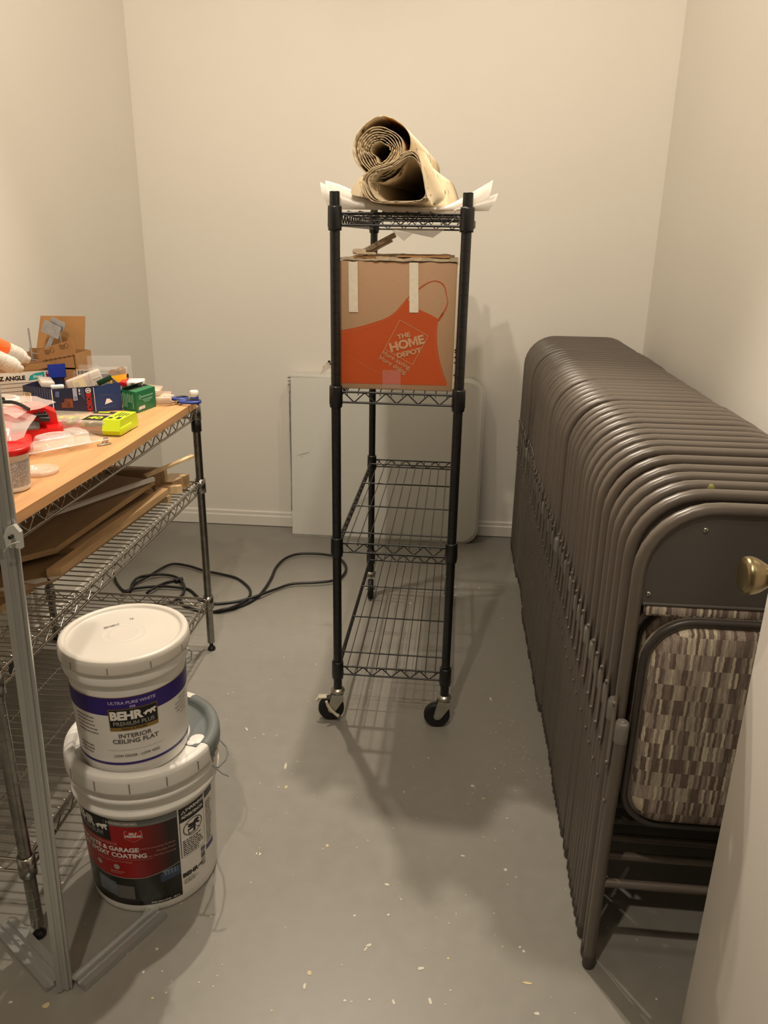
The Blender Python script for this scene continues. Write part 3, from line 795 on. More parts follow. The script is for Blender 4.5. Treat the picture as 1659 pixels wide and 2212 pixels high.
# paper sheet hanging out behind the cart's left post
mb = MB(); q = [at(689, 812, 1, 2.45), at(701, 787, 1, 2.45), at(722, 774, 1, 2.45), at(735, 780, 1, 2.45), at(735, 800, 1, 2.45), at(712, 796, 1, 2.45)]
mb.add(q+[p+Vector((0, .0008, 0)) for p in q], [tuple(range(6)), tuple(range(6, 12))[::-1]]+[(i, (i+1) % 6, 6+(i+1) % 6, 6+i) for i in range(6)])
for (u, v, r) in ((711, 781, .004), (714, 786, .003), (706, 784, .001), (717, 778, .003)):
    p = at(u, v, 1, 2.449); mb.box(p, (r*2, .0006, r*1.6), 1)
mb.box(at(699, 793, 1, 2.449), (.001, .0006, .008), 2)
mb.box(at(724, 818, 1, 2.46), (.01, .004, .05), 0)
tag(mb.build('white_paper_scrap', [whiteC, inkK, inkR]), 'pointed white paper scrap with black marks poking out left of the black cart', 'paper')

# foam sheets on the top shelf
ZT = 1.4310
def sheet(sec, y0, y1, th, name, label, ny=14, wav=.004, sd=1, m=foam):
    r_ = random.Random(sd); P = smooth([(x, 0, z) for x, z in sec], 5); n = len(P); vs = []; ph = [r_.uniform(0, 6) for _ in range(4)]
    for side in (0, 1):
        for j in range(ny+1):
            y = y0+(y1-y0)*j/ny
            for i, p in enumerate(P):
                e = abs(i/(n-1)-.5)*2
                z = p.z+wav*e*math.sin(6*y+ph[0])*math.sin(3*i/n+ph[1])+wav*.5*e*math.sin(17*y+ph[2])+side*th
                vs.append((p.x+.002*math.sin(9*y+ph[3])*e, y, max(z, ZT)))
    k = (ny+1)*n; fs = []
    for j in range(ny):
        for i in range(n-1):
            a = j*n+i; fs += [(a, a+n, a+n+1, a+1), (k+a, k+a+1, k+a+n+1, k+a+n)]
        for i, fl_ in ((0, 0), (n-1, 1)):
            a = j*n+i; fs.append((a, k+a, k+a+n, a+n) if not fl_ else (a, a+n, k+a+n, k+a))
    for i in range(n-1):
        fs.append((i, i+1, k+i+1, k+i)); a = ny*n+i; fs.append((a, k+a, k+a+1, a+1))
    mb = MB().add(vs, fs, 0, True)
    fe = [Vector(vs[i]) for i in range(n)]; cxm = sum(p.x for p in fe)/n; sk = []
    for k_ in range(4):
        g_ = k_/3
        sk += [Vector((p.x+(cxm-p.x)*.10*g_**1.5, p.y-.010*math.sin(PI*g_)-.001, p.z+th*.5+(ZT+.0005-p.z)*g_ if p.z > ZT+.004 else p.z)) for p in fe]
    mb.add(sk, [(k_*n+i, k_*n+i+1, (k_+1)*n+i+1, (k_+1)*n+i) for k_ in range(3) for i in range(n-1) if fe[i].z > ZT+.006 or fe[i+1].z > ZT+.006], 0, True)
    e0 = [Vector((P[0].x, y0+.02+(y1-y0-.04)*q/8, P[0].z+th/2+.001)) for q in range(9)]
    return tag(mb.build(name, m), label, 'foam sheet', 'foam sheets under the canvas rolls')
sheet([(-.338, 1.487), (-.305, 1.474), (-.25, 1.452), (-.19, 1.436), (-.10, 1.4315), (-.03, 1.434), (.02, 1.446), (.062, 1.462), (.088, 1.471)], 1.985, 2.72, .0045, 'foam_sheet', 'lower curled white foam sheet lying over the top shelf of the black cart', sd=2)
sheet([(-.325, 1.4925), (-.29, 1.483), (-.245, 1.462), (-.19, 1.4415), (-.10, 1.4365), (-.04, 1.4395), (.0, 1.456), (.04, 1.477), (.076, 1.497)], 1.99, 2.66, .004, 'foam_sheet', 'upper white foam sheet whose right edge curls highest beside the canvas rolls', sd=5)
q = [at(835, 488, 1, 2.28), at(962, 490, 1, 2.28), at(935, 517, 1, 2.28)]
for p in q: p.z = min(p.z, 1.392)
mb = MB(); mb.add(q+[p+Vector((0, .012, 0)) for p in q], [(0, 1, 2), (5, 4, 3), (0, 3, 4, 1), (1, 4, 5, 2), (2, 5, 3, 0)])
q = [at(845, 500, 1, 2.25), at(892, 508, 1, 2.25), at(872, 524, 1, 2.25)]
mb.add(q, [(0, 1, 2)])
o = mb.build('hanging_foam_corner', foamC)
tag(o, 'translucent foam corner hanging below the top shelf of the black cart', 'foam sheet')
o.location = (0, 0, .004)
mb = MB().rbox((.036, 2.25, 1.407), (.014, .05, .02), .003)
tag(mb.build('foam_block', mat('grey_foam', '9C9684', .8)), 'small grey foam scrap clinging to the right rail of the top shelf', 'foam scrap')

# rolled drop cloths
def cloth_roll(name, label, fn, turns, y0, y1, th=.0022, nt=64, ny=12, drift=(0, 0), mats=None, ragged=.006, sd=1, mid=None):
    r_ = random.Random(sd); n = int(turns*nt); vs = []
    rag = [r_.uniform(-1, 1)*ragged for _ in range(n+1)]
    for s_ in (0, 1):
        for j in range(ny+1):
            f = j/ny; y = y0+(y1-y0)*f
            for i in range(n+1):
                t = i/nt; x, z = fn(t, f); x2, z2 = fn(t+.01, f)
                tx, tz = x2-x, z2-z; L = math.hypot(tx, tz) or 1
                nx, nz = tz/L, -tx/L
                o_ = (s_-.5)*th
                vs.append((x+nx*o_+drift[0]*f, y+(rag[i] if j == 0 else 0), z+nz*o_+drift[1]*f))
    k = (ny+1)*(n+1); w_ = n+1; fs = []; mi = []
    for j in range(ny):
        for i in range(n):
            a = j*w_+i; fs += [(a, a+1, a+w_+1, a+w_), (k+a, k+a+w_, k+a+w_+1, k+a+1)]; mi += [mid(i/nt, 0), mid(i/nt, 1)] if mid else [0, 0]
        for i in (0, n):
            a = j*w_+i; fs.append((a, a+w_, k+a+w_, k+a)); mi.append(0)
    for i in range(n):
        fs.append((i, k+i, k+i+1, i+1)); mi.append(1); a = ny*w_+i; fs.append((a, a+1, k+a+1, k+a)); mi.append(0)
    mb = MB(); mb.v = [Vector(p) for p in vs]; mb.f = fs; mb.m = mi; mb.s = [True]*len(fs)
    return tag(mb.build(name, mats), label, 'drop cloth', 'rolled canvas drop cloths')
def fn1(t, f):
    # t in turns, from the inside out
    T = 8.0; a = 2*PI*t; r = .019+.0052*t
    wob = .0040*math.sin(2*a+.6)+.0026*math.sin(3*a+2+f)+.0012*math.sin(5.13*a)
    if t > T-1.05: r += .005+.014*max(0, math.cos(a-1.0))**1.5
    x, z = r*math.cos(a), r*math.sin(a)
    return -.192+x*1.0+wob*.8+.002*math.sin(4*f), 1.560+z*1.0+wob*.6
cloth_roll('rolled_drop_cloth', 'upper rolled canvas drop cloth with a tight spiral of layers, on top of the pile', fn1, 8.0, 1.955, 2.78, .0019, drift=(.05, .0),
           mats=[canvas, canvasC, canvasO], sd=3, mid=lambda t, s: (2 if (t % 1 < .22 and s == 0) or False else 0) if t > 6.9 else 1)
base2 = smooth([(-.236, 0, 1.492), (-.214, 0, 1.520), (-.170, 0, 1.535), (-.130, 0, 1.560), (-.108, 0, 1.556), (-.090, 0, 1.522), (-.076, 0, 1.478), (-.088, 0, 1.453), (-.150, 0, 1.4475), (-.212, 0, 1.452)], 10, True)
nb = len(base2)
def fn2(t, f):
    T = 4.0; k = t/T; u = (t % 1)*nb; i = int(u) % nb; fr = u-int(u)
    p = base2[i].lerp(base2[(i+1) % nb], fr)
    fx, fz = -.108, 1.485
    sc = (.80+.20*k)*(1-(1-k)*.95*min(1, f*1.6)); a = 2*PI*t
    wob = .003*math.sin(2*a+k*9)*(1-k*.6)
    x = fx+(p.x-fx)*sc; z = fz+(p.z-fz)*(sc if p.z > fz else .90+.10*k)+wob*.6
    return x+wob*.5, max(z, 1.4475-(1-k)*-.001)
cloth_roll('rolled_drop_cloth', 'lower squashed canvas drop cloth roll with a gaping dark opening, paint spatters on its side', fn2, 4.0, 1.925, 2.74, .0017, drift=(.075, .0),
           mats=[canvas, canvasC, canvasO], sd=8, mid=lambda t, s: 0 if t > 2.9 else 1, ragged=.004)
# loose cloth end draped at the right and a folded bundle behind at the left
mb = MB(); vs = []; nr, nc = 14, 8
Lc = smooth([(-.108, 0, 1.562), (-.096, 0, 1.535), (-.088, 0, 1.50), (-.080, 0, 1.465), (-.066, 0, 1.442)], 4); Rc = smooth([(-.088, 0, 1.560), (-.070, 0, 1.530), (-.050, 0, 1.490), (-.038, 0, 1.462), (-.058, 0, 1.4455)], 4)
nr = len(Lc)-1
for s_ in (0, 1):
    for r_i in range(nr+1):
        for q in range(nc+1):
            u = q/nc; p = Lc[r_i].lerp(Rc[r_i], u)
            vs.append((p.x, 1.919+.075*u**1.6-.004*math.sin(PI*u)+.003*math.sin(r_i*.7)+s_*.0018, p.z))
k = (nr+1)*(nc+1); w_ = nc+1; fs = []
for r_i in range(nr):
    for q in range(nc):
        a = r_i*w_+q; fs += [(a, a+w_, a+w_+1, a+1), (k+a, k+a+1, k+a+w_+1, k+a+w_)]
    a = r_i*w_; fs += [(a, k+a, k+a+w_, a+w_), (a+nc, a+nc+w_, k+a+nc+w_, k+a+nc)]
mb.add(vs, fs, 0, True)
rr_ = random.Random(2)
for k in range(5):
    p = Vector((-.10, 1.925, 1.535)); mb.tube([p, p+Vector((.008+.004*k*rr_.random(), -.004, -.006-.003*k)), p+Vector((.018+rr_.random()*.01, -.003, -.018-.004*k))], .0005, 4)
tag(mb.build('loose_cloth_end', canvas), 'loose spattered canvas end hanging down along the right side of the rolls', 'drop cloth')
mb = MB(); P = smooth([(-.262, 1.965, 1.470), (-.25, 1.965, 1.493), (-.225, 1.965, 1.512), (-.2, 1.965, 1.50), (-.2, 1.965, 1.46), (-.24, 1.965, 1.462)], 5, True)
r_ = [P, [p+Vector((.03, .72, -.004)) for p in P]]
n = len(P); mb.add(r_[0]+r_[1], [(i, n+i, n+(i+1) % n, (i+1) % n) for i in range(n)], 0, True); mb.add(r_[0], [tuple(range(n))]); mb.add(r_[1], [tuple(range(n))[::-1]])
tag(mb.build('folded_cloth_bundle', canvas), 'small folded canvas bundle wedged left of the lower roll', 'drop cloth')

# ---------------------------------------------------------------- paint buckets
def wrapfn(cx, cy, r0, r1, z0, z1, phi0, eps):
    # phi measured from the direction facing the room's middle front, u in metres along the wall of the bucket
    def f(u, z):
        r = r0+(r1-r0)*(z-z0)/(z1-z0)+eps; a = phi0+u/((r0+r1)/2)
        return (cx+r*math.cos(a), cy+r*math.sin(a), z)
    return f
def band(mb, f, u0, u1, za, zb, m, n=None):
    n = n or max(1, int(abs(u1-u0)/.006)); g = za if callable(za) else (lambda t: za); h = zb if callable(zb) else (lambda t: zb); vs = []
    for i in range(n+1):
        t = i/n; u = u0+(u1-u0)*t; vs += [f(u, g(t)), f(u, h(t))]
    mb.add(vs, [(2*i, 2*i+2, 2*i+3, 2*i+1) for i in range(n)], m, True)
def lines(mb, f, u0, u1, z0, z1, rows, m, sd=0, fill=.5):
    r_ = random.Random(sd)
    for k in range(rows):
        z = z0+(z1-z0)*(k+.5)/rows; h = abs(z1-z0)/rows*fill; u = u0
        e = u0+(u1-u0)*r_.uniform(.7, 1)
        while u < e:
            w_ = r_.uniform(.003, .009); band(mb, f, u, min(u+w_, e), z-h/2, z+h/2, m); u += w_+.0015
BEAR = [(0, .30), (.06, .42), (.14, .44), (.20, .56), (.34, .66), (.50, .64), (.64, .74), (.80, .78), (.86, .86), (.92, .80), (1.0, .70), (1.02, .62), (.94, .58), (.88, .50), (.90, .30), (.94, .10), (.90, .04), (.80, .06), (.76, .30), (.66, .34),
        (.64, .10), (.60, .0), (.50, .02), (.50, .24), (.40, .32), (.28, .26), (.26, .06), (.18, .0), (.10, .04), (.12, .24), (.04, .2)]
def bear(mb, f, u, z, s, m):
    vs = [f(u+a*s, z+b*s*.62) for a, b in BEAR]; mb.add(vs, [tuple(range(len(vs)))[::-1]], m)
cxl, cyl = -.630, 1.345
ph = math.atan2(-cyl, -cxl)     # toward the viewer's side of the room
ph_l = ph
bl = thing('large_paint_bucket', 'large white paint bucket with black and red epoxy coating label, standing on the floor', 'paint bucket', (cxl, cyl, 0))
mb = MB(); mb.lathe(crisp([(0, .002), (.128, .002), (.133, 0), (.1355, .004), (.1365, .012), (.1445, .250), (.1445, .262), (.1545, .264), (.1555, .272), (.1475, .276), (.1475, .296), (.1555, .298), (.1565, .306), (.1480, .310), (.1480, .326),
    (.1560, .328), (.1565, .335), (.150, .338)]), 72)
mb.build('pail', white, bl)
mb = MB(); mb.lathe(crisp([(.1495, .325), (.1600, .326), (.1612, .331), (.1605, .356), (.158, .3655), (.150, .3685), (.141, .3675), (.138, .362), (.1365, .3545), (.132, .3525), (.05, .3525), (0, .3525)]), 72, m=0)
for k in range(14):
    a = ph+.22+k*2*PI/14; X = Matrix.Rotation(a, 4, 'Z'); mb.box((.1612, 0, .343), (.0016, .0022, .022), 1, X=X)
mb.build('lid', [white, mat('slot_shade', '8B887F', .6)], bl)
# slate grey paint spilled over the far right part of the lid
mb = MB()
a0_, a1_ = ph+.92, ph+2.75
mb.lathe([(.1622, .340), (.1618, .357), (.1595, .3668), (.150, .3700), (.1405, .3690), (.1365, .363), (.1350, .3562), (.128, .3545), (.098, .3540)], 22, a0=a0_, a1=a1_, m=0)
mb.lathe([(.1600, .3672), (.150, .3706), (.1402, .3695)], 3, a0=ph+2.25, a1=ph+2.42, m=1)
for k in range(3):
    a = a0_+.02+.05*k; mb.lathe([(.1625, .318+.008*k), (.1626, .342)], 1, a0=a, a1=a+.045)
for (rad, am, s) in ((.120, ph+1.12, .017), (.112, ph+1.0, .010)):
    mb.lathe([(0, .3575), (s*.7, .3570), (s, .3548)], 12, c=(rad*math.cos(am), rad*math.sin(am), 0), m=1)
mb.build('paint_spill', [slate, white], bl)
f0 = wrapfn(0, 0, .1365, .1445, .012, .250, ph, .0004); f1 = wrapfn(0, 0, .1365, .1445, .012, .250, ph, .0008); f2 = wrapfn(0, 0, .1365, .1445, .012, .250, ph, .0012); f3 = wrapfn(0, 0, .1365, .1445, .012, .250, ph, .0016)
mb = MB()
band(mb, f0, -.215, .048, .022, .252, 0)                      # dark ground
band(mb, f1, -.215, .047, .236, .2515, 7)                     # grey strip
band(mb, f2, -.100, -.030, .240, .2490, 8); mb.text('SLATE GRAY    NO. 902', .0058, lambda x, y: f3(x-.065, y+.2425), 2, .01)
band(mb, f1, -.215, .047, lambda t: .1085-.010*math.sin(PI*t*.9)+.022*max(0, t-.72)*2, .236, 9)     # red field fading to black
band(mb, f2, -.215, .047, lambda t: .1075-.010*math.sin(PI*t*.9)+.022*max(0, t-.72)*2, lambda t: .1090-.010*math.sin(PI*t*.9)+.022*max(0, t-.72)*2, 8)
band(mb, f1, -.215, .047, .034, lambda t: .1075-.010*math.sin(PI*t*.9)+.022*max(0, t-.72)*2, 5)   # photo of a garage
band(mb, f2, -.140, -.092, lambda t: .048-.006*t, lambda t: .090-.008*t, 6)
band(mb, f2, -.092, -.052, .040, .076, 12); band(mb, f2, .004, .046, lambda t: .078+.006*t, lambda t: .100+.010*t, 13); band(mb, f2, .010, .042, .094, .108, 14)
band(mb, f2, -.215, -.088, .196, .252, 1)                     # black logo panel
mb.text('BEHR', .030, lambda x, y: f3(x*.92-.158, y+.2215), 2, .05); bear(mb, f3, -.122, .2215, .031, 2)
mb.text('PREMIUM', .0165, lambda x, y: f3(x-.138, y+.2065), 8, .01)
mb.text('INTERIOR/EXTERIOR', .0088, lambda x, y: f3(x-.075, y+.186), 3, .01, 'RIGHT')
mb.text('CONCRETE & GARAGE', .0155, lambda x, y: f3(x-.032, y+.1705), 2, .035, 'RIGHT', 1.05)
mb.text('1-PART EPOXY COATING', .0155, lambda x, y: f3(x-.018, y+.1545), 2, .035, 'RIGHT', 1.05)
band(mb, f2, -.20, -.008, .1490, .1496, 8)
mb.text('Protects Against Hot Tire Pickup', .0062, lambda x, y: f3(x-.09, y+.141), 3, .01)
for u in (-.128, -.084): mb.add([f3(u+.007*math.cos(a*PI/8), .127+.007*math.sin(a*PI/8)) for a in range(16)], [tuple(range(16))], 8)
lines(mb, f3, -.100, -.066, .108, .117, 2, 3, 4)
pol = [(-.058, .222), (-.056, .226), (-.024, .226), (-.022, .222), (-.022, .206), (-.040, .196), (-.058, .206)]
mb.add([f2(a, b) for a, b in pol], [tuple(range(len(pol)))], 8); mb.add([f3(-.04+(a+.04)*.92, .212+(b-.212)*.92) for a, b in pol], [tuple(range(len(pol)))], 4)
f4 = wrapfn(0, 0, .1365, .1445, .012, .250, ph, .0020)
mb.text('SELF', .0082, lambda x, y: f4(x-.040, y+.2165), 2, .04); mb.text('PRIMING', .0082, lambda x, y: f4(x-.040, y+.2095), 2, .04)
for k, s in enumerate(('For Coated & Uncoated Surfaces', 'Durable Finish', 'Easy, No-Mix Formula')): mb.text(s, .0066, lambda x, y: f3(x+.040, y+.176-.011*k), 3, 0, 'RIGHT')
mb.text('FIVE GALLONS - 18.9 L', .0062, lambda x, y: f3(x+.042, y+.026), 2, .02, 'RIGHT')
F0, F1, F2, F3, F4 = [(lambda u, z, g=g: g(.0485+(u-.0635)*1.18, z)) for g in (f0, f1, f2, f3, f4)]
# warning panel
band(mb, F0, .0635, .150, .022, .252, 2); band(mb, F1, .066, .1205, .120, .250, 1); band(mb, F2, .0672, .1193, .1212, .2135, 2)
mb.text('WARNING', .0105, lambda x, y: F2(x+.1000, y+.2370), 2, .04, 'CENTER', .80); mb.text('ADVERTENCIA', .0088, lambda x, y: F2(x+.0935, y+.2225), 2, .04, 'CENTER', .80)
mb.add([F2(.070, .2335), F2(.079, .2335), F2(.0745, .242)], [(0, 1, 2)], 2); mb.add([F3(.0722, .2345), F3(.0768, .2345), F3(.0745, .2395)], [(0, 1, 2)], 1)
cu_, cv_ = .0930, .1900
for i in range(24):
    a, b = 2*PI*i/24, 2*PI*(i+1)/24
    mb.add([F3(cu_+.0215*math.cos(a), cv_+.0215*math.sin(a)), F3(cu_+.0215*math.cos(b), cv_+.0215*math.sin(b)), F3(cu_+.0190*math.cos(b), cv_+.0190*math.sin(b)), F3(cu_+.0190*math.cos(a), cv_+.0190*math.sin(a))], [(0, 3, 2, 1)], 12)
pb = [(-.010, -.016), (.004, -.016), (.006, -.002), (-.012, -.002)]; mb.add([F3(cu_+a, cv_+b) for a, b in pb], [(0, 1, 2, 3)], 1)
pc = [(-.006, -.001), (-.012, .004), (-.008, .010), (0, .009), (.004, .013), (.011, .014), (.014, .008), (.010, .004), (.016, -.001), (.013, -.003), (.006, .002), (.004, -.010), (0, -.010), (.0, -.001)]
mb.add([F3(cu_+a, cv_+b) for a, b in pc], [tuple(range(len(pc)))[::-1]], 1)
mb.add([F4(cu_-.009, cv_-.013), F4(cu_-.001, cv_-.013), F4(cu_, cv_-.006), F4(cu_-.010, cv_-.006)], [(0, 1, 2, 3)], 2)
mb.add([F4(cu_-.0148, cv_+.0135), F4(cu_-.0135, cv_+.0148), F4(cu_+.0148, cv_-.0135), F4(cu_+.0135, cv_-.0148)], [(0, 3, 2, 1)], 12)
lines(mb, F3, .070, .117, .165, .123, 8, 1, 9, .5)
for k in range(12): band(mb, F2, .1085, .1195, .064+.0042*k, .064+.0042*k+random.Random(k).choice((.0012, .0022, .0028)), 1)
mb.text('BEHR', .0150, lambda x, y: F2(x+.083, y+.066), 1, .05, 'CENTER', .92); bear(mb, F2, .0985, .069, .013, 1); lines(mb, F2, .068, .100, .060, .046, 4, 12, 3, .35)
lines(mb, F2, .126, .148, .222, .11, 26, 12, 12, .4); band(mb, F1, .124, .150, .232, .250, 0); band(mb, F1, .124, .150, .092, .106, 15)
mb.build('label', [inkB, inkK, inkW, mat('pink_ink', 'C98A80', .5), inkR, photoK, photoG, slate, mat('grey_line', 'A7A29C', .5), redfade_mat(-math.sin(ph_l), math.cos(ph_l)), inkRd, mat('red_black', '2E0A0C', .35), inkG, mat('photo_blue', '35455E', .35), mat('photo_blue_light', '6B7C96', .4), inkP], bl)
mb = MB(); a = ph+1.02; P0 = Vector((.158*math.cos(a), .158*math.sin(a), .300))
dirp = Vector((math.cos(a), math.sin(a), 0)); tan = Vector((-math.sin(a), math.cos(a), 0))
mb.tube([P0-dirp*.004, P0+dirp*.012], .002, 6)
hp = []
for i in range(15):
    t = i/14; aa = a+(PI)*t; r = .170+.012*math.sin(PI*t); hp.append((r*math.cos(aa), r*math.sin(aa), .300-.055*math.sin(PI*t)))
mb.tube(hp, .0018, 6); mb.tube([P0, P0+tan*-.004+dirp*.022+Vector((0, 0, -.012)), P0+dirp*.034+Vector((0, 0, -.020))], .0019, 6)
mb.build('wire_handle', steelG, bl)

cxu, cyu, ZU = -.634, 1.318, .3545
ph = math.atan2(-cyu, -cxu)
bu = thing('small_paint_bucket', 'smaller white paint bucket with purple band label, stacked on the lid of the large bucket', 'paint bucket', (cxu, cyu, ZU))
mb = MB(); mb.lathe(crisp([(0, .001), (.102, .001), (.105, 0), (.107, .004), (.1085, .020), (.1145, .185), (.1150, .205), (.1150, .210), (.1215, .211), (.1222, .216), (.1225, .236), (.118, .240)]), 72)
mb.build('pail', white, bu)
mb = MB(); mb.lathe(crisp([(.1222, .236), (.1262, .2365), (.1272, .242), (.1265, .258), (.1240, .2655), (.118, .2680), (.1120, .2665), (.1095, .2615), (.106, .2605), (.045, .2600), (.043, .2606), (.040, .2600), (.030, .2600), (.028, .2606), (.025, .2600), (0, .2600)]), 72)
for k in range(10):
    a = ph-.30+k*2*PI/10; X = Matrix.Rotation(a, 4, 'Z'); mb.box((.1268, 0, .2485), (.0016, .002, .014), 1, X=X)
lid_o = mb.build('lid', [whiteG, MATS['slot_shade']], bu)
mb = MB(); d1 = Vector((math.cos(ph+PI/2+.25), math.sin(ph+PI/2+.25), 0)); d2 = Vector((-d1.y, d1.x, 0))
for s, off, sz in (('20160917', -.012, .010), ('7A', .032, .009)):
    mb.text(s, sz, lambda x, y: Vector((0, 0, .2612))+d1*(x+off)+d2*(y+.040+(.010 if off > 0 else 0)), 0, .02, 'CENTER', .8)
mb.build('date_stamp', inkG, lid_o)
g0, g1, g2, g3 = [wrapfn(0, 0, .1085, .1145, .020, .185, ph, e) for e in (.0004, .0008, .0012, .0016)]
mb = MB(); band(mb, g0, -.175, .175, .024, .186, 0)
band(mb, g1, -.175, .175, .144, .1835, 1); band(mb, g2, -.175, .175, .1835, .1848, 3); band(mb, g1, -.175, .175, .0265, .0325, 1)
mb.text('ULTRA PURE WHITE', .0092, lambda x, y: g2(x, y+.1690), 5, .03, 'CENTER', 1.05); mb.text('558', .0072, lambda x, y: g2(x, y+.1600), 5, .03)
band(mb, g2, -.046, .046, .108, .158, 3); band(mb, g3, -.0445, .0445, .1165, .1565, 2)
g4 = wrapfn(0, 0, .1085, .1145, .020, .185, ph, .0020)
mb.text('BEHR', .0255, lambda x, y: g4(x*.96-.0125, y+.1345), 4, .055); bear(mb, g4, .0175, .1365, .0255, 4)
mb.text('PREMIUM PLUS', .0128, lambda x, y: g4(x, y+.1205), 6, .005, 'CENTER', .92)
mb.text('PAINT & PRIMER', .0050, lambda x, y: g3(x, y+.1105), 2, .02, 'CENTER', 1.3)
mb.text('INTERIOR', .0132, lambda x, y: g2(x, y+.0915), 7, .02, 'CENTER', 1.08); mb.text('CEILING FLAT', .0132, lambda x, y: g2(x, y+.0785), 7, .02, 'CENTER', 1.08)
band(mb, g2, -.055, .055, .0620, .0624, 7); mb.text('LOW ODOR - LOW VOC', .0080, lambda x, y: g2(x, y+.0460), 7, .015)
lines(mb, g2, -.125, -.070, .138, .094, 5, 7, 5, .22); lines(mb, g2, -.125, -.085, .070, .045, 3, 7, 6, .3)
for k, s in enumerate(('Hides Stains', 'Touch-Ups Easily', 'Spatter-Resistant', 'Non-Reflective', 'Low Odor')): mb.text(s, .0058, lambda x, y: g2(x+.128, y+.132-.0088*k), 7, .005, 'RIGHT')
mb.build('label', [white, inkP, inkK, inkGold, inkW, mat('lilac_ink', 'B9A8D8', .5), mat('silver_ink', 'B0ACA2', .4), mat('label_grey', '57524C', .5)], bu)
mb = MB(); a = ph+1.12; dirp = Vector((math.cos(a), math.sin(a), 0)); tan = Vector((-math.sin(a), math.cos(a), 0)); c_ = dirp*.124+Vector((0, 0, .216))
mb.tube([c_+Vector((0, 0, .018)), c_+dirp*.008+Vector((0, 0, .019)), c_+dirp*.012+Vector((0, 0, .010)), c_+dirp*.010+Vector((0, 0, -.008)), c_+dirp*.001+Vector((0, 0, -.016))], .0013, 6)
hp = [((.128+.004*math.sin(PI*t/12))*math.cos(a+PI*t/12), (.128+.004*math.sin(PI*t/12))*math.sin(a+PI*t/12), .214-.05*math.sin(PI*t/12)) for t in range(13)]
mb.tube(hp, .0013, 6)
mb.build('wire_handle', steelG, bu)

# ---------------------------------------------------------------- things on the wooden board
def frame(o, dx, dz=Vector((0, 0, 1))):
    # local frame: u along dx on the board, v up, w = into depth
    dx = Vector(dx).normalized(); dy = Vector((0, 0, 1)).cross(dx)
    return Matrix(((dx.x, dy.x, 0, o[0]), (dx.y, dy.y, 0, o[1]), (dx.z, dy.z, 1, o[2]), (0, 0, 0, 1)))
Z = BZ+.0005
# joint compound tub
tx, ty = -.868, 1.392
t = thing('compound_tub', 'small white plastic tub with red lid and fine print label at the board front', 'tub', (tx, ty, Z))
MB().lathe([(0, 0), (.030, 0), (.033, .002), (.0335, .006), (.0385, .073), (.041, .074), (.0412, .078), (.039, .079)], 48).build('pail', frost if False else white, t)
MB().lathe([(.0338, .0105), (.0379, .062)], 48).build('label', smallprint, t).scale = (1.006, 1.006, 1)
MB().lathe([(.0415, .076), (.0425, .077), (.0428, .086), (.0415, .0885), (.0385, .0885), (.0375, .0855), (.01, .0855), (0, .0855)], 48).build('lid', redP, t)
t = MB().lathe([(0, .001), (.030, .001), (.0365, .0015), (.0372, .006), (.0355, .010), (.0325, .0105), (.031, .006), (.024, .0055), (.022, .008), (.019, .008), (.017, .0045), (0, .004)], 48, c=(0, 0, 0)).build('round_clear_lid', mat('clear_lid', 'F2D9C8', .12, alpha=.4, spec=.9))
t.location = (-.870, 1.505, Z); tag(t, 'round clear plastic lid lying flat on the board beside the white tub', 'lid')
# red charger, partly inside a clear bag
t = thing('battery_charger', 'red plastic battery charger with black contacts lying by the clear bag', 'battery charger', (-1.045, 1.80, Z), .55)
mb = MB(); mb.prism([(-.065, -.055), (.055, -.060), (.068, -.030), (.062, .050), (-.055, .058), (-.068, .03)], (0, 0, 0), (1, 0, 0), (0, 1, 0), (0, 0, 1), .030)
mb.prism([(-.060, 0), (.060, 0), (.058, .030), (.020, .052), (-.060, .040)], (0, .048, .028), (1, 0, 0), (0, 0, 1), (0, -1, 0), .060)
mb.build('housing', redP, t)
mb = MB(); mb.rbox((.022, -.005, .056), (.024, .115, .010), .002, X=Matrix.Rotation(.1, 4, 'Y'))
mb.rbox((.020, -.034, .060), (.034, .026, .008), .002)
for k in range(4): mb.box((.010+.007*k, -.030, .066), (.0025, .016, .006))
mb.build('contact_rail', blackp, t)
mb = MB(); mb.add([(-.045, -.0595, .034), (.015, -.0600, .034), (.015, -.030, .046), (-.045, -.030, .046)], [(0, 1, 2, 3)]); mb.rbox((-.018, -.040, .0335), (.062, .044, .006), .001, X=Matrix.Rotation(-.0, 4, 'X'))
mb.build('info_plate', greyP, t)
# second red case inside a bag at the very left
t = thing('red_tool_case', 'red plastic case seen through a clear bag at the left edge of the board', 'tool case', (-1.02, 1.605, Z), .3)
MB().rbox((0, 0, .022), (.13, .09, .044), .008).build('case_shell', redP, t)
def film(name, label, corners, zf, nu=12, nv=10, m=bagm, cat='plastic bag', sd=0, th=.0007):
    r_ = random.Random(sd); A, B, C_, D = map(Vector, corners); vs = []
    ph_ = [r_.uniform(0, 6) for _ in range(4)]
    for s_ in (0, 1):
        for j in range(nv+1):
            for i in range(nu+1):
                u, v = i/nu, j/nv; p = (A*(1-u)+B*u)*(1-v)+(D*(1-u)+C_*u)*v
                p = p+Vector((0, 0, zf(u, v)+.003*math.sin(9*u+ph_[0])*math.sin(7*v+ph_[1])+.0015*math.sin(23*u+ph_[2]+11*v)+s_*th)); vs.append(p)
    w_ = nu+1; k = w_*(nv+1); fs = []
    for j in range(nv):
        for i in range(nu):
            a = j*w_+i; fs += [(a, a+w_, a+w_+1, a+1), (k+a, k+a+1, k+a+w_+1, k+a+w_)]
    return tag(MB().add(vs, fs, 0, True).build(name, m), label, cat)
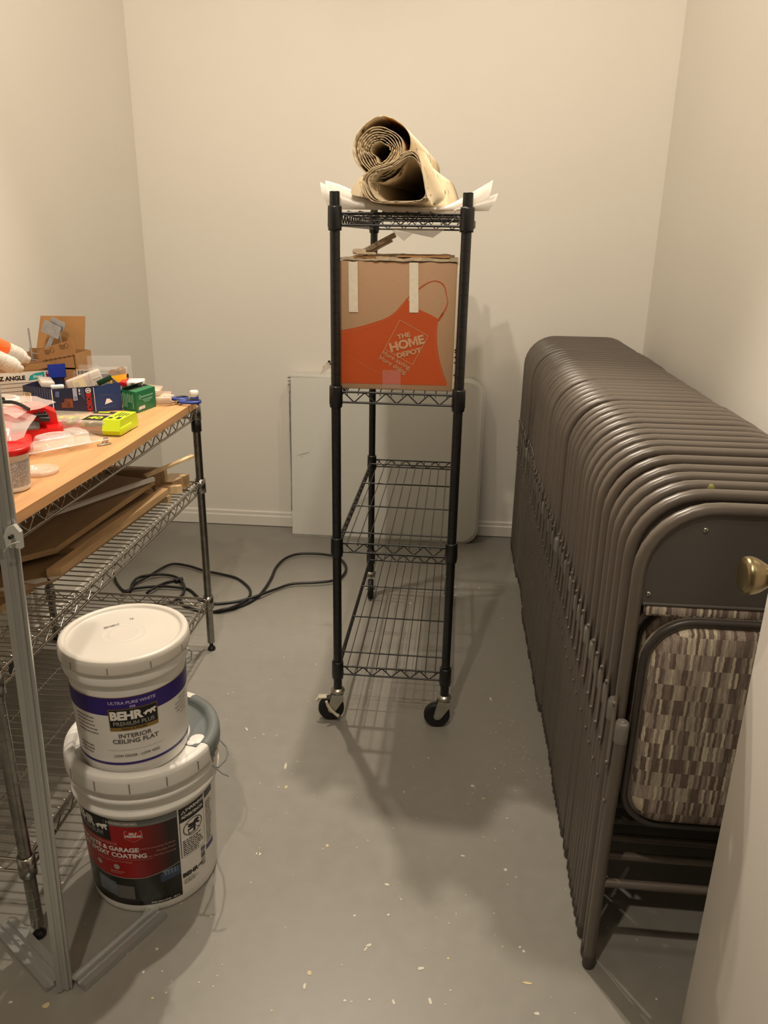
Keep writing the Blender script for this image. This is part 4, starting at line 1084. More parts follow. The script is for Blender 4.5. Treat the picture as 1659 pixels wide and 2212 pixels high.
film('clear_plastic_bag', 'crumpled clear plastic bag draped over the red case at the board left', [(-1.10, 1.53, Z+.012), (-.955, 1.545, Z+.008), (-.985, 1.72, Z+.070), (-1.13, 1.70, Z+.075)], lambda u, v: .045*math.sin(PI*min(1, v*1.3))*math.sin(PI*u)**.5+.006, sd=4)
film('clear_plastic_bag', 'upper flap of clear plastic bag lifting toward the blue box', [(-1.12, 1.66, Z+.085), (-1.00, 1.66, Z+.078), (-.975, 1.80, Z+.086), (-1.12, 1.80, Z+.092)], lambda u, v: .010*math.sin(PI*u)+.004, sd=9)
mb = MB(); mb.tube(smooth([(-1.11, 1.70, Z+.100), (-1.04, 1.715, Z+.105), (-.99, 1.70, Z+.092)], 5), .0045, 8); mb.tube([(-1.12, 1.735, Z+.106), (-1.065, 1.725, Z+.108)], .006, 8)
tag(mb.build('black_handled_tool', blackp), 'black tool handle lying across the top of the clear bag', 'tool')
# blister pack
t = thing('clear_blister_pack', 'empty clear blister package lying at the front edge of the board', 'packaging', (-.925, 1.70, Z), .93)
mb = MB(); mb.rbox((0, 0, .013), (.205, .098, .0012), .0004, X=Matrix.Rotation(.02, 4, 'Y')); mb.box((-.085, .0, .016), (.045, .09, .0008), X=Matrix.Rotation(.12, 4, 'Y')); mb.build('backing_sheet', clear, t)
mb = MB()
for (cx_, cy_, a_, b_, h_) in ((-.018, -.010, .042, .034, .024), (.040, -.005, .022, .038, .026)):
    vs = []; lays = ((1.1, .001), (1.0, .006), (.95, .75), (.86, .97), (.5, 1.0))
    for s_, z_ in lays:
        for i in range(24):
            q = 2*PI*i/24; e = lambda v: math.copysign(abs(v)**.55, v); vs.append((cx_+a_*s_*e(math.cos(q)), cy_+b_*s_*e(math.sin(q)), .014+h_*z_))
    fs = [(l*24+i, l*24+(i+1) % 24, (l+1)*24+(i+1) % 24, (l+1)*24+i) for l in range(4) for i in range(24)]+[tuple(range(96, 120))]
    mb.add(vs, fs, 0, True)
mb.tube([(-.1, -.048, .014), (.1, -.048, .014)], .0016, 6); mb.tube([(-.1, .048, .014), (.1, .048, .014)], .0016, 6)
for rr in (.020, .027, .034): mb.tube([(-.018+rr*1.1*math.cos(2*PI*i/20), -.010+rr*.8*math.sin(2*PI*i/20), .040-(rr-.02)*.15) for i in range(20)], .0007, 5, True)
mb.build('moulded_bubble', clearR, t)
mb = MB(); mb.rbox((0, 0, .0035), (.034, .010, .003), .001); mb.rbox((-.004, 0, .012), (.006, .009, .018), .001, X=Matrix.Rotation(.5, 4, 'Y')); mb.rbox((.008, 0, .011), (.005, .009, .016), .001)
t = mb.build('metal_clip', screwm); t.location = (-.838, 1.748, Z-.0018); t.rotation_euler = (0, 0, .9); tag(t, 'small shiny metal clip at the front edge of the board', 'clip')
# drill bit set
t = thing('drill_bit_set', 'clear drill bit case with bright lime green end caps on the board', 'drill bit set', (-.950, 1.888, Z), .0)
mb = MB(); mb.rbox((-.018, 0, .019), (.20, .112, .036), .008, seg=3); mb.build('clear_case', mat('smoky_clear', 'D8D6C4', .1, alpha=.38, spec=.9), t)
mb = MB(); mb.prism([(-.056, .002), (.056, .002), (.062, .014), (.050, .041), (-.050, .041), (-.062, .014)], (.072, 0, 0), (0, 1, 0), (0, 0, 1), (1, 0, 0), .046)
mb.rbox((.097, -.02, .012), (.045, .075, .022), .004); mb.build('end_cap', lime, t)
mb = MB(); mb.rbox((-.118, -.008, .020), (.030, .09, .034), .008); mb.build('end_cap', lime, t)
mb = MB(); r_ = random.Random(6)
for k in range(9): mb.tube([(-.10, -.046+.011*k, .016), (.068, -.046+.011*k, .016)], .0025, 6, m=k % 2)
for k in range(12): mb.rbox((-.092+.013*k, r_.choice((-.03, .03)), .022), (.010, .022, .006), .001, m=r_.choice((2, 3, 2)))
for k in range(10): mb.tube([(-.09+.014*k, -.052, .030), (-.082+.014*k, -.048, .034)], .0020, 6, m=4 if k % 2 else 1)
mb.build('bits', [redP, steelG, lime, limeD, inkW], t)
mb = MB(); mb.box((.040, -.020, .0378), (.052, .052, .0008), 0); mb.box((.045, .040, .0378), (.075, .022, .0008), 0)
mb.text('40', .040, lambda x, y: (.040+x*.9, -.034+y*.9, .0386), 1, .03); mb.box((.035, .041, .0386), (.03, .010, .0006), 1)
mb.build('case_label', [inkK, lime], t)
mb = MB(); 
for k in range(4): mb.box((.088+.008*k, .010, .0416), (.0025, .050-.008*k, .0006), 0)
mb.box((.084, -.030, .0416), (.010, .014, .0006), 0); mb.box((.106, -.030, .0416), (.010, .020, .0006), 0)
mb.build('cap_print', inkK, t)
# blue box
o0 = Vector((-1.111, 2.033, Z)); d1 = Vector((.829, .56, 0)).normalized()
X = frame(o0, d1)           # x along long front, y into depth
t = thing('blue_carton', 'open dark blue carton with red lettering standing on the board', 'cardboard box', (0, 0, 0)); t.matrix_world = X
LB, DB, HB = .186, .21, .074
mb = MB(); th = .0015
mb.box((LB/2, th/2, HB/2), (LB, th, HB), 0); mb.prism([(0, 0), (-.065, .095), (-.0640, .0957), (.001, .0009)], (0, 0, 0), (1, 0, 0), (0, 1, 0), (0, 0, 1), HB, 0); mb.prism([(-.065, .095), (.02, DB), (.021, DB-.001), (-.064, .094)], (0, 0, 0), (1, 0, 0), (0, 1, 0), (0, 0, 1), HB, 0); mb.box((LB-th/2, DB/2, HB/2), (th, DB, HB), 1); mb.box((LB/2, DB-th/2, HB/2), (LB, th, HB), 0); mb.box((LB/2, DB/2, th/2), (LB, DB, th), 2)
mb.prism([(.112, .05), (.186, .05), (.186, .080), (.150, .078), (.128, .073), (.112, .067)], (0, -.0006, 0), (1, 0, 0), (0, 0, 1), (0, -1, 0), .0006, 1)
mb.box((.149, -.0004, .027), (.074, .0008, .052), 1)
mb.box((.1115, -.0008, .036), (.0012, .0014, .070), 3); mb.box((.0005, -.0008, .037), (.002, .0014, .073), 3)
mb.build('carton', [navy, blueB, cardD, inkW], t)
mb = MB(); y_ = -.0014
F = lambda a, b: (a, y_, b)
def vtxt(s, size, x0, z0, m, bold=.02): mb.text(s, size, lambda x, y: (x0+y, y_-.0001, z0-x), m, bold, 'LEFT')
vtxt('BOSCH', .0175, .0905, .056, 0, .05)
for i in range(20):
    a, b = 2*PI*i/20, 2*PI*(i+1)/20
    mb.add([F(.0965+.0075*math.cos(a), .0635+.0075*math.sin(a)), F(.0965+.0075*math.cos(b), .0635+.0075*math.sin(b)), F(.0965+.0058*math.cos(b), .0635+.0058*math.sin(b)), F(.0965+.0058*math.cos(a), .0635+.0058*math.sin(a))], [(0, 3, 2, 1)], 1)
mb.add([F(.093, .060), F(.095, .060), F(.095, .067), F(.093, .067)], [(0, 1, 2, 3)], 1); mb.add([F(.098, .060), F(.100, .060), F(.100, .067), F(.098, .067)], [(0, 1, 2, 3)], 1); mb.add([F(.095, .0625), F(.098, .0625), F(.098, .0645), F(.095, .0645)], [(0, 1, 2, 3)], 1)
mb.add([F(.055, .038), F(.066, .038), F(.066, .073), F(.055, .073)], [(0, 1, 2, 3)], 2); vtxt('30', .0095, .0575, .050, 3, .01)
vtxt('GSA 18', .0052, .0710, .070, 1, .05)
for k in range(3): mb.add([F(.077+.003*k, .050-.006*k), F(.0782+.003*k, .050-.006*k), F(.0782+.003*k, .071), F(.077+.003*k, .071)], [(0, 1, 2, 3)], 4)
mb.add([F(.022, .020), F(.052, .018), F(.053, .044), F(.032, .046), (.030, y_, .036), F(.022, .034)], [(0, 1, 2, 3, 4, 5)], 5); mb.add([F(.036, .022), F(.050, .021), F(.050, .040), F(.038, .041)], [(0, 1, 2, 3)], 6)
mb.add([F(.008, .052), F(.018, .050), F(.020, .066), F(.010, .068)], [(0, 1, 2, 3)], 4)
mb.add([F(.138, .020), F(.160, .026), F(.152, .036), F(.144, .036)], [(0, 1, 2, 3)], 1)
for p, q in (((.128, .012), (.165, .012)), ((.165, .012), (.165, .048)), ((.165, .048), (.128, .048)), ((.128, .048), (.128, .012))):
    mb.tube([(p[0], -.0016, p[1]), (q[0], -.0016, q[1])], .0004, 4, m=4)
# end face with barcode label and lines
G = lambda a, b, e=.0008: (-.565*a*.55-.826*e, .826*a*.55-.565*e, b)
mb.add([G(.150, .030), G(.205, .030), G(.205, .056), G(.150, .056)], [(3, 2, 1, 0)], 7)
for k in range(5): mb.add([G(.158, .034+.0045*k, .0012), G(.196, .034+.0045*k, .0012), G(.196, .036+.0045*k, .0012), G(.158, .036+.0045*k, .0012)], [(3, 2, 1, 0)], 3)
for k in range(7):
    for (a, b) in ((.014, .040), (.046, .068)): mb.add([G(.010+.018*k, a), G(.0135+.018*k, a), G(.0135+.018*k, b), G(.010+.018*k, b)], [(3, 2, 1, 0)], 4)
mb.build('print', [inkR, inkW, mat('grey_blue_ink', '9AA3BE', .5), inkK, mat('dim_blue_ink', '4F5F8C', .5), mat('brown_picture', '6B3A2C', .5), mat('brown_picture_light', '8F5B38', .5), labelC], t)
mb = MB(); mb.box((.060, .205, .092), (.085, .0015, .040), 0, X=Matrix.Rotation(0, 4, 'X')); t2 = mb.build('raised_flap', blueD, t)
# things standing in the blue carton
def inb(p): return X @ Vector(p)
def slab(name, label, cat, c, d, rz, tilt, m, ax='Y', extra=None, parts=None):
    t = bpy.data.objects.new(name, None); COL.objects.link(t); t.matrix_world = X @ Matrix.Translation(c) @ Matrix.Rotation(rz, 4, 'Z') @ Matrix.Rotation(tilt, 4, ax)
    tag(t, label, cat); mb = MB(); mb.rbox((0, 0, 0), d, min(d)*.3); mb.build('case_body', m, t)
    if parts:
        for nm, c2, d2, m2 in parts: MB().box(c2, d2).build(nm, m2, t)
    return t
t = slab('small_parts_case', 'translucent parts case with a cream label tilted in the open blue carton', 'plastic case', (.100, .070, .078), (.100, .018, .042), .05, -.30, frost,
         parts=[('cream_sticker', (-.018, -.0096, .002), (.034, .0008, .030), labelC), ('sticker_print', (-.024, -.0102, .002), (.012, .0006, .014), creamC), ('divider', (.018, -.0098, 0), (.003, .001, .040), whiteC), ('divider', (.03, -.0098, .0), (.034, .001, .003), whiteC)])
slab('green_hang_card', 'dark green folded card poking from the right end of the blue carton', 'card', (.152, .05, .080), (.045, .003, .016), .1, -.38, greenK)
slab('white_plug', 'short white cylinder end in the open blue carton', 'plastic cap', (.022, .05, .071), (.036, .014, .012), 0, 0, white)
slab('clear_insert_tray', 'clear plastic tray sticking out of the left end of the blue carton', 'tray', (.0, .115, .076), (.038, .09, .018), .0, .12, frost)
# green box
o0 = Vector((-.896, 2.098, Z)); d1 = Vector((.012, .1, 0)).normalized()   # long side runs into depth on the right
gx = Vector((-.061, .041, 0)); 
t = thing('green_carton', 'small green printed carton standing right of the blue carton', 'cardboard box', tuple(o0))
U_, V_ = Vector((.018, .098, 0)), Vector((-.060, .041, 0)); hh_ = .060
mb = MB(); q = [Vector((0, 0, 0)), U_, U_+V_, V_]
mb.add(q+[p+Vector((0, 0, hh_)) for p in q], [(0, 3, 2, 1), (0, 1, 5, 4), (1, 2, 6, 5), (2, 3, 7, 6), (3, 0, 4, 7)], 0)
up = Vector((0, 0, 1))
mb.add([p+up*hh_ for p in (q[0], q[1], q[1]+(q[2]-q[1])*.42, q[0]+(q[3]-q[0])*.5)], [(0, 1, 2, 3)], 0)
mb.add([q[3]+up*hh_, q[2]+up*hh_, q[2]*.75+q[1]*.25+up*(hh_+.009), q[3]*.8+q[0]*.2+up*(hh_+.006)], [(0, 1, 2, 3)], 1)
mb.add([p+up*(hh_-.003) for p in q], [(0, 1, 2, 3)], 2)
mb.build('carton', [greenB, mat('green_box_light', '3D8A5F', .5), blackp], t)
mb = MB(); un = U_.normalized(); nR = Vector((un.y, -un.x, 0))*.0006; vn = V_.normalized(); nL = Vector((-vn.y, vn.x, 0))*.0006
if nL.dot(Vector((-.5, -1, 0))) < 0: nL = -nL
fR = lambda a, b: un*a+up*b+nR
fL = lambda a, b: vn*(.073-a)+up*b+nL
mb.text('GRIP-FIX', .012, lambda x, y: fR(.055+x, y+.040), 0, .02) if False else None
for k, (w_, z_) in enumerate(((.062, .040), (.052, .033), (.040, .029), (.030, .025))): 
    r_ = random.Random(k); u = .054-w_/2
    while u < .054+w_/2:
        q_ = r_.uniform(.003, .007); h_ = .0042 if k == 0 else .0022
        mb.add([fR(u, z_), fR(u+q_, z_), fR(u+q_, z_+h_), fR(u, z_+h_)], [(0, 1, 2, 3)], 0); u += q_+.0012
mb.text('#8000', .0125, lambda x, y: fR(.024+x, y+.008), 1, .04)
for i in range(14):
    a, b = 2*PI*i/14, 2*PI*(i+1)/14; mb.add([fR(.018+.0055*math.cos(a), .0425+.0065*math.sin(a)), fR(.018+.0055*math.cos(b), .0425+.0065*math.sin(b)), fR(.018+.003*math.cos(b), .0425+.004*math.sin(b)), fR(.018+.003*math.cos(a), .0425+.004*math.sin(a))], [(0, 1, 2, 3)], 0)
for c_ in range(7):
    x_ = .006+.008*c_
    if 3 <= c_ <= 5: z0_ = .026
    else: z0_ = .010
    mb.add([fL(x_, z0_), fL(x_+.0035, z0_), fL(x_+.0035, .052-.002*(c_ % 3)), fL(x_, .052-.002*(c_ % 3))], [(0, 1, 2, 3), (3, 2, 1, 0)], 0)
mb.build('print', [mat('pale_green_ink', '7FB59A', .5), inkW], t)
# organisers and packets behind the green carton
def case(name, label, cat, c, d, rz, tilt, m, kids=(), r=.003):
    t = thing(name, label, cat, c, rz); t.rotation_euler = (0, tilt, rz)
    MB().rbox((0, 0, d[2]/2), d, min(r, d[2]*.3)).build('shell', m, t)
    for nm, c2, d2, m2 in kids: MB().rbox(c2, d2, min(d2)*.2).build(nm, m2, t)
    return t
frostP = mat('peachy_clear', 'E8CDB8', .2, alpha=.55, spec=.7)
case('compartment_case', 'low clear compartment case with handle behind the green carton', 'plastic case', (-.915, 2.262, Z), (.115, .10, .022), .35, 0, frostP,
     [('handle', (.050, -.040, .0245), (.030, .012, .004), frost), ('latch', (-.02, -.0505, .012), (.02, .003, .01), frost), ('sorted_anchors', (0, 0, .010), (.10, .085, .010), mat('tan_anchors', 'CFB592', .6, noise=.3, nscale=90))])
case('compartment_case', 'upper clear case stacked tilted on the low compartment case', 'plastic case', (-.930, 2.262, Z+.0275), (.085, .075, .018), .2, .10, frostP, [('yellow_anchors', (-.01, 0, .008), (.05, .06, .008), mat('yellow_anchors', 'D2BE7E', .6, noise=.3, nscale=90))])
case('screw_packet', 'flat red and white packet lying on the clear cases', 'packet', (-.965, 2.245, Z+.055), (.066, .06, .013), .25, 0, whiteC, [('red_panel', (-.022, 0, .0068), (.022, .0606, .0134), redP), ('packet_print', (.004, -.0302, .006), (.012, .0008, .006), inkG)])
case('yellow_open_carton', 'small carton with raised bright yellow flap behind the blue carton', 'cardboard box', (-1.018, 2.262, Z), (.052, .05, .040), .45, 0, creamC,
     [('black_lettering', (.012, -.0255, .032), (.026, .0008, .010), inkK)])
t = bpy.data.objects['yellow_open_carton']
MB().add([(-.024, -.022, .052), (.022, -.026, .060), (.026, -.022, .085), (-.022, -.018, .078)], [(0, 1, 2, 3)]).build('yellow_flap', yellow, t)
MB().prism([(-.026, .040), (.026, .040), (.026, .094), (.018, .100), (.006, .098), (-.004, .093), (-.018, .092), (-.026, .084)], (0, .022, 0), (1, 0, 0), (0, 0, 1), (0, 1, 0), .0015).build('brown_flap', cardD, t)
MB().rbox((0, 0, .045), (.050, .046, .012), .002).build('upper_wall', creamC, t)
# clear packs
def clam(name, label, c, rz, tilt, w_, h_, d_, kids):
    t = thing(name, label, 'packaging', c, rz); t.rotation_euler = (tilt, 0, rz)
    mb = MB(); mb.rbox((0, 0, h_/2), (w_, .0015, h_), .0005); mb.rbox((0, -d_/2, h_*.42), (w_*.86, d_, h_*.66), .006)
    mb.build('clear_shell', clear, t)
    r_ = random.Random(len(label)); g = MB()
    for k in range(26): g.tube([(r_.uniform(-.4, .4)*w_, r_.uniform(-.8, -.2)*d_, r_.uniform(.12, .70)*h_)]+[(r_.uniform(-.4, .4)*w_, r_.uniform(-.8, -.2)*d_, r_.uniform(.12, .70)*h_)], .0011, 5)
    g.build('wire_parts', steelG, t)
    for nm, c2, d2, m2 in kids: MB().box(c2, d2).build(nm, m2, t)
    return t
clam('clear_clamshell_pack', 'tall clear clamshell pack full of metal parts against the brown carton', (-1.058, 2.30, Z+.002), .25, -.03, .130, .128, .045, [('black_strip', (.058, -.046, .072), (.006, .002, .012), inkK)])
clam('clear_clamshell_pack', 'clear pack with white and red barcode sticker in front of the brown carton', (-1.116, 2.262, Z+.045), .12, .04, .085, .062, .020, [('barcode_label', (.002, -.0215, .042), (.046, .001, .018), whiteC), ('red_stripe', (.002, -.0215, .027), (.046, .001, .010), inkR)]+
     [('barcode_bar', (-.016+.004*k, -.0222, .043), (.0016 if k % 3 else .0026, .0006, .012), inkK) for k in range(9)])
# Z angle carton
A_, B_ = Vector((-1.335, 2.150, Z)), Vector((-1.165, 2.262, Z)); d1 = (B_-A_).normalized(); X = frame(A_, d1)
t = thing('angle_bracket_carton', 'long white fronted carton marked Z ANGLE holding metal brackets on the board', 'cardboard box', (0, 0, 0)); t.matrix_world = X
L_ = .205; mb = MB()
mb.box((L_/2-.0, .001, .046), (L_, .002, .092), 0); mb.box((L_/2, .12, .046), (L_, .002, .092), 1); mb.box((.001, .06, .046), (.002, .12, .092), 1); mb.box((L_-.001, .06, .046), (.002, .12, .092), 1); mb.box((L_/2, .06, .001), (L_, .12, .002), 1)
mb.prism([(0, .092), (L_, .104), (L_, .118), (.09, .112), (.06, .098), (0, .096)], (0, .0, 0), (1, 0, 0), (0, 0, 1), (0, 1, 0), .002, 1)
mb.build('carton', [whiteC, cardD], t)
mb = MB(); F = lambda a, b: (a, -.0006, b)
mb.text('Z ANGLE', .017, lambda x, y: F(.004+x, .069+y), 0, .05, 'LEFT', 1.0); mb.text('A21', .018, lambda x, y: F(.168+x, .084+y), 0, .05, 'LEFT', 1.0)
mb.add([F(.082, .066), F(.128, .070), F(.128, .090), F(.102, .086), F(.088, .080)], [(0, 1, 2, 3, 4)], 1); mb.text('ZMAX', .0095, lambda x, y: (.109+x, -.0010, .073+y), 3, .03)
mb.add([F(.132, .070), F(.158, .074), F(.158, .091), F(.132, .088)], [(0, 1, 2, 3)], 2); mb.text('SIMPSON', .0052, lambda x, y: (.145+x, -.0010, .083+y), 3, .03)
mb.add([(.133, -.0008, .080), (.157, -.0008, .083), (.157, -.0008, .090), (.133, -.0008, .087)], [(0, 1, 2, 3)], 0)
for k in range(4): mb.add([F(.004, .058-.012*k), F(.120-.02*(k % 2), .060-.012*k), F(.120-.02*(k % 2), .0612-.012*k), F(.004, .0592-.012*k)], [(0, 1, 2, 3)], 0 if k != 3 else 4)
mb.build('print', [inkK, teal, inkR, inkW, inkG], t)
# brown carton behind with raised lid flap
t = thing('brown_open_carton', 'brown open carton with a tall raised flap in the board corner', 'cardboard box', (-1.238, 2.288, Z+.0), .0)
mb = MB(); wx, wy = .19, .10
mb.box((0, -.0, .05), (.002, .002, .1), 0)
X0 = Matrix.Rotation(.12, 4, 'Z')
mb.prism([(-.10, .095), (-.03, .095), (.095, .095), (.108, .100), (.105, .150), (.098, .184), (.05, .170), (-.012, .148), (-.012, .120), (-.10, .105)], (0, -.048, 0), (1, 0, 0), (0, 0, 1), (0, 1, 0), .002, X if False else 0)
mb.box((0, .062, .07), (.20, .002, .14)); mb.box((-.10, .007, .065), (.002, .11, .13)); mb.box((.10, .007, .07), (.002, .11, .14)); mb.box((0, .007, .001), (.2, .11, .002))
mb.box((0, -.047, .05), (.2, .002, .10))
mb.build('carton', cardD, t)
mb = MB(); mb.prism([(-.078, .138), (.080, .138), (.094, .242), (-.050, .240)], (0, .064, 0), (1, 0, 0), (0, 0, 1), (0, 1, 0), .002); mb.tube([(.080, .0635, .140), (.092, .0635, .235)], .0012, 5)
mb.build('raised_flap', mat('kraft_flap', 'B98B58', .75, noise=.05, nscale=30), t)
mb = MB()
for k in range(7): mb.prism([(0, -.001), (.010, -.001), (.010, -.004), (.016, 0), (.010, .004), (.010, .001), (0, .001)], (.000+.0145*k, -.0490, .1180+.0028*k), (1, 0, .2), (-.2, 0, 1), (0, -1, 0), .0004)
for (x_, z_, n_) in ((.010, .148, 5), (.058, .165, 5)):
    for k in range(3): mb.box((x_+.008, -.0492, z_-.005*k+.002), (.020-.003*k, .0006, .0016), X=Matrix.Rotation(0, 4, 'Y'))
for (x_, z_) in ((.034, .152), (.080, .166)):
    mb.tube([(x_+.006*math.cos(2*PI*i/14), -.0494, z_+.007*math.sin(2*PI*i/14)) for i in range(14)], .0005, 4, True)
mb.build('carton_print', mat('faded_brown_ink', '5E4426', .7), t)
t = thing('steel_angle_bracket', 'flat grey steel bracket plate standing up out of the brown carton', 'bracket', (-1.235, 2.300, Z+.13))
X1 = Matrix.Rotation(-.38, 4, 'Y')
mb = MB(); mb.prism(rrect(.052, .036, .004, 3), (.004, 0, .075), (1, 0, -.45), (.45, 0, 1), (0, 1, 0), .002); mb.prism(rrect(.044, .026, .006, 3), (.022, .006, .090), (1, 0, -.45), (.45, 0, 1), (0, 1, 0), .002)
mb.build('plate', steelG, t)
mb = MB(); mb.prism([(-.055, -.03), (-.040, .0), (-.005, .055), (.010, .058), (-.020, .0), (-.035, -.035)], (0, .008, 0), (1, 0, 0), (0, 0, 1), (0, 1, 0), .002); mb.tube([(.030, .0, .07), (.034, .0, -.01)], .0022, 6); mb.build('leg_strip', steelG, t)
t = thing('wire_hanger_bracket', 'thin galvanized wire bracket standing left in the brown carton', 'bracket', (-1.292, 2.278, Z+.09))
mb = MB(); mb.box((0, 0, .045), (.005, .002, .15)); mb.tube([(0, 0, .045), (.055, .0, .040)], .0012, 6); mb.tube([(0, 0, .025), (.035, .0, .022)], .0012, 6); mb.build('wire_frame', steelG, t)
# caulk tubes
def caulk(name, label, p0, p1, cols):
    p0, p1 = Vector(p0), Vector(p1); L = (p1-p0).length; q = Vector((0, 0, 1)).rotation_difference((p1-p0)); X = Matrix.Translation(p0) @ q.to_matrix().to_4x4()
    t = bpy.data.objects.new(name, None); COL.objects.link(t); t.matrix_world = X; tag(t, label, 'caulk tube')
    MB().lathe([(0, 0), (.021, 0), (.0225, .002), (.0225, L*.62)], 28).build('barrel', cols[0], t)
    MB().lathe([(.0226, L*.62), (.0226, L*.80), (.0215, L*.82)], 28).build('label_band', cols[1], t)
    MB().lathe([(.0215, L*.82), (.017, L*.88), (.012, L*.90), (.0105, L*.955), (0, L*.96)], 28).build('cap', cols[2], t)
def stripem(name, c1, c2):
    m = mat(name, c1, .5); nt = m.node_tree; tc = nt.nodes.new('ShaderNodeTexCoord'); n = N(nt, 'ShaderNodeTexNoise', Scale=480.0, Detail=1.0)
    nt.links.new(tc.outputs['Object'], n.inputs['Vector']); r = nt.nodes.new('ShaderNodeValToRGB'); r.color_ramp.elements[0].position = .48; r.color_ramp.elements[1].position = .56
    r.color_ramp.elements[0].color = srgb(c2); r.color_ramp.elements[1].color = srgb(c1); nt.links.new(n.outputs[0], r.inputs[0]); nt.links.new(r.outputs[0], nt.nodes['Principled BSDF'].inputs['Base Color']); return m
bw = stripem('barcode_print', 'D9D2C6', 'B5AFA6')
caulk('caulk_tube', 'upper caulk tube with bright orange barrel leaning on the cartons', (-1.280, 1.93, Z+.246), (-1.180, 2.075, Z+.142), (orangeP, bw, white))
caulk('caulk_tube', 'lower caulk tube with grey printed white barrel under the orange one', (-1.262, 1.90, Z+.214), (-1.180, 2.03, Z+.124), (bw, stripem('fine_print', 'DDD7CC', 'BDB8AF'), white))
# coil of white ribbed hose
mb = MB(); P = []
for i in range(82):
    a = i*.42; P.append((-1.225+.034*math.cos(a)*1.15, 1.985+.028*math.sin(a), Z+.006+.00062*i))
mb.tube(P, .0058, 8)
tag(mb.build('white_hose_coil', woolW), 'coil of white ribbed hose left of the blue carton', 'hose')
# scissors
t = thing('scissors', 'open scissors with blue and black handles at the far right board corner', 'scissors', (-.828, 2.232, Z+.001), -.05)
def blade(mb, a, s): 
    c, q = math.cos(a), math.sin(a); 
    mb.prism([(0, -.004), (-.055, -.0035*s), (-.075, .001*s), (-.05, .005), (0, .005)], (0, 0, .006+.0015*s), (c, q, 0), (-q, c, 0), (0, 0, 1), .0014)
mb = MB(); blade(mb, .62, 1); blade(mb, 1.05, -1); mb.tube([(0, 0, .003), (0, 0, .011)], .0035, 10); mb.build('blades', screwm, t)
def handle(ax, ay, cx_, cy_, rx, ry, rot, z_):
    mb = MB(); pts = []
    for i in range(24):
        q = 2*PI*i/24; x_, y__ = rx*math.cos(q), ry*math.sin(q); pts.append((cx_+x_*math.cos(rot)-y__*math.sin(rot), cy_+x_*math.sin(rot)+y__*math.cos(rot), z_))
    mb.tube(pts, .0048, 8, True, m=0); mb.tube([(p[0], p[1], p[2]+.0025) for p in pts[:9]], .0040, 8, m=1); mb.tube([(0, 0, .006), (ax, ay, z_)], .005, 8, m=1)
    mb.build('handle', [blueH, blackp], t)
handle(.014, .012, .040, .006, .030, .016, .15, .008); handle(-.004, .010, -.004, .038, .022, .015, .45, .0095)

# ---------------------------------------------------------------- lumber on the rack's middle shelf
ZS = RZ[1]+.0068
def plank(name, label, poly, z, th, mats, slope=(0, 0), cat='board', group=None, end=None):
    # poly in world xy; slope lifts z with x,y from the first corner
    mb = MB(); n = len(poly); b = [Vector((x, y, z+(x-poly[0][0])*slope[0]+(y-poly[0][1])*slope[1])) for x, y in poly]; tt = [p+Vector((0, 0, th)) for p in b]
    mb.add(b+tt, [tuple(range(n))[::-1], tuple(range(n, 2*n))], 0); mb.add(b+tt, [(i, (i+1) % n, n+(i+1) % n, n+i) for i in range(n)], 1)
    return tag(mb.build(name, mats), label, cat, group)
plank('scrap_plank', 'short brown offcut at the bottom of the plywood pile, nearest the stand', [(-1.06, 1.22), (-.915, 1.36), (-.905, 1.47), (-1.08, 1.45)], ZS, .016, [ply, boardE])
plank('plywood_sheet', 'lowest plywood panel of the pile, smeared with white dust at its corner', [(-1.30, 1.30), (-.93, 1.40), (-.862, 1.485), (-.824, 2.04), (-1.25, 2.05)], ZS+.0165, .015, [ply, boardE])
plank('plywood_strip', 'narrow pine edged strip running along the front of the plywood pile', [(-.872, 1.475), (-.846, 1.487), (-.812, 2.068), (-.838, 2.075)], ZS+.032, .018, [pine, pine])
plank('plywood_sheet', 'middle plywood panel with its front edge stepped back in the pile', [(-.915, 1.60), (-.868, 1.60), (-.85, 2.05), (-1.10, 2.05), (-1.10, 1.66)], ZS+.0325, .017, [ply, boardE])
plank('plywood_sheet', 'large plywood panel tilted on top of the pile under the wooden board', [(-1.20, 1.44), (-.960, 1.492), (-.893, 1.560), (-.832, 2.02), (-1.22, 2.08)], ZS+.0515, .014, [ply, boardE], (-.02, .055))
plank('white_trim_strip', 'thin white painted trim strip lying diagonally across the plywood', [(-.985, 1.700), (-.973, 1.690), (-.822, 2.000), (-.832, 2.010)], ZS+.088, .009, [trimm, trimm], (0, .02))
plank('dark_panel', 'brown panel standing behind the tilted plywood in the pile', [(-1.20, 2.04), (-.86, 2.088), (-.85, 2.108), (-1.20, 2.06)], ZS, .098, [ply, ply])
plank('long_pine_board', 'pale knotty pine board lying along the back of the pile', [(-1.18, 2.125), (-.842, 2.125), (-.842, 2.145), (-1.18, 2.145)], ZS+.05, .040, [pineL, pineL])
plank('pine_block', 'pine block with curved end grain under the slanted lath', [(-.895, 2.16), (-.835, 2.16), (-.812, 2.25), (-.872, 2.25)], ZS, .040, [pineL, pine], (.0, .0))
plank('pine_lath', 'pale wood lath slanting up to the right on top of the offcuts', [(-.862, 2.020), (-.850, 2.010), (-.772, 2.195), (-.784, 2.205)], ZS+.099, .007, [pineL, pineL], (0, .06))
plank('pine_offcut', 'short pine offcut sticking out to the right of the pile', [(-.885, 2.082), (-.800, 2.108), (-.789, 2.118), (-.797, 2.128), (-.89, 2.110)], ZS+.022, .022, [pine, pineL])
plank('pine_offcut', 'small pine cube end below the sticking out offcut', [(-.850, 2.078), (-.822, 2.08), (-.818, 2.10), (-.850, 2.10)], ZS, .020, [pine, pineL])
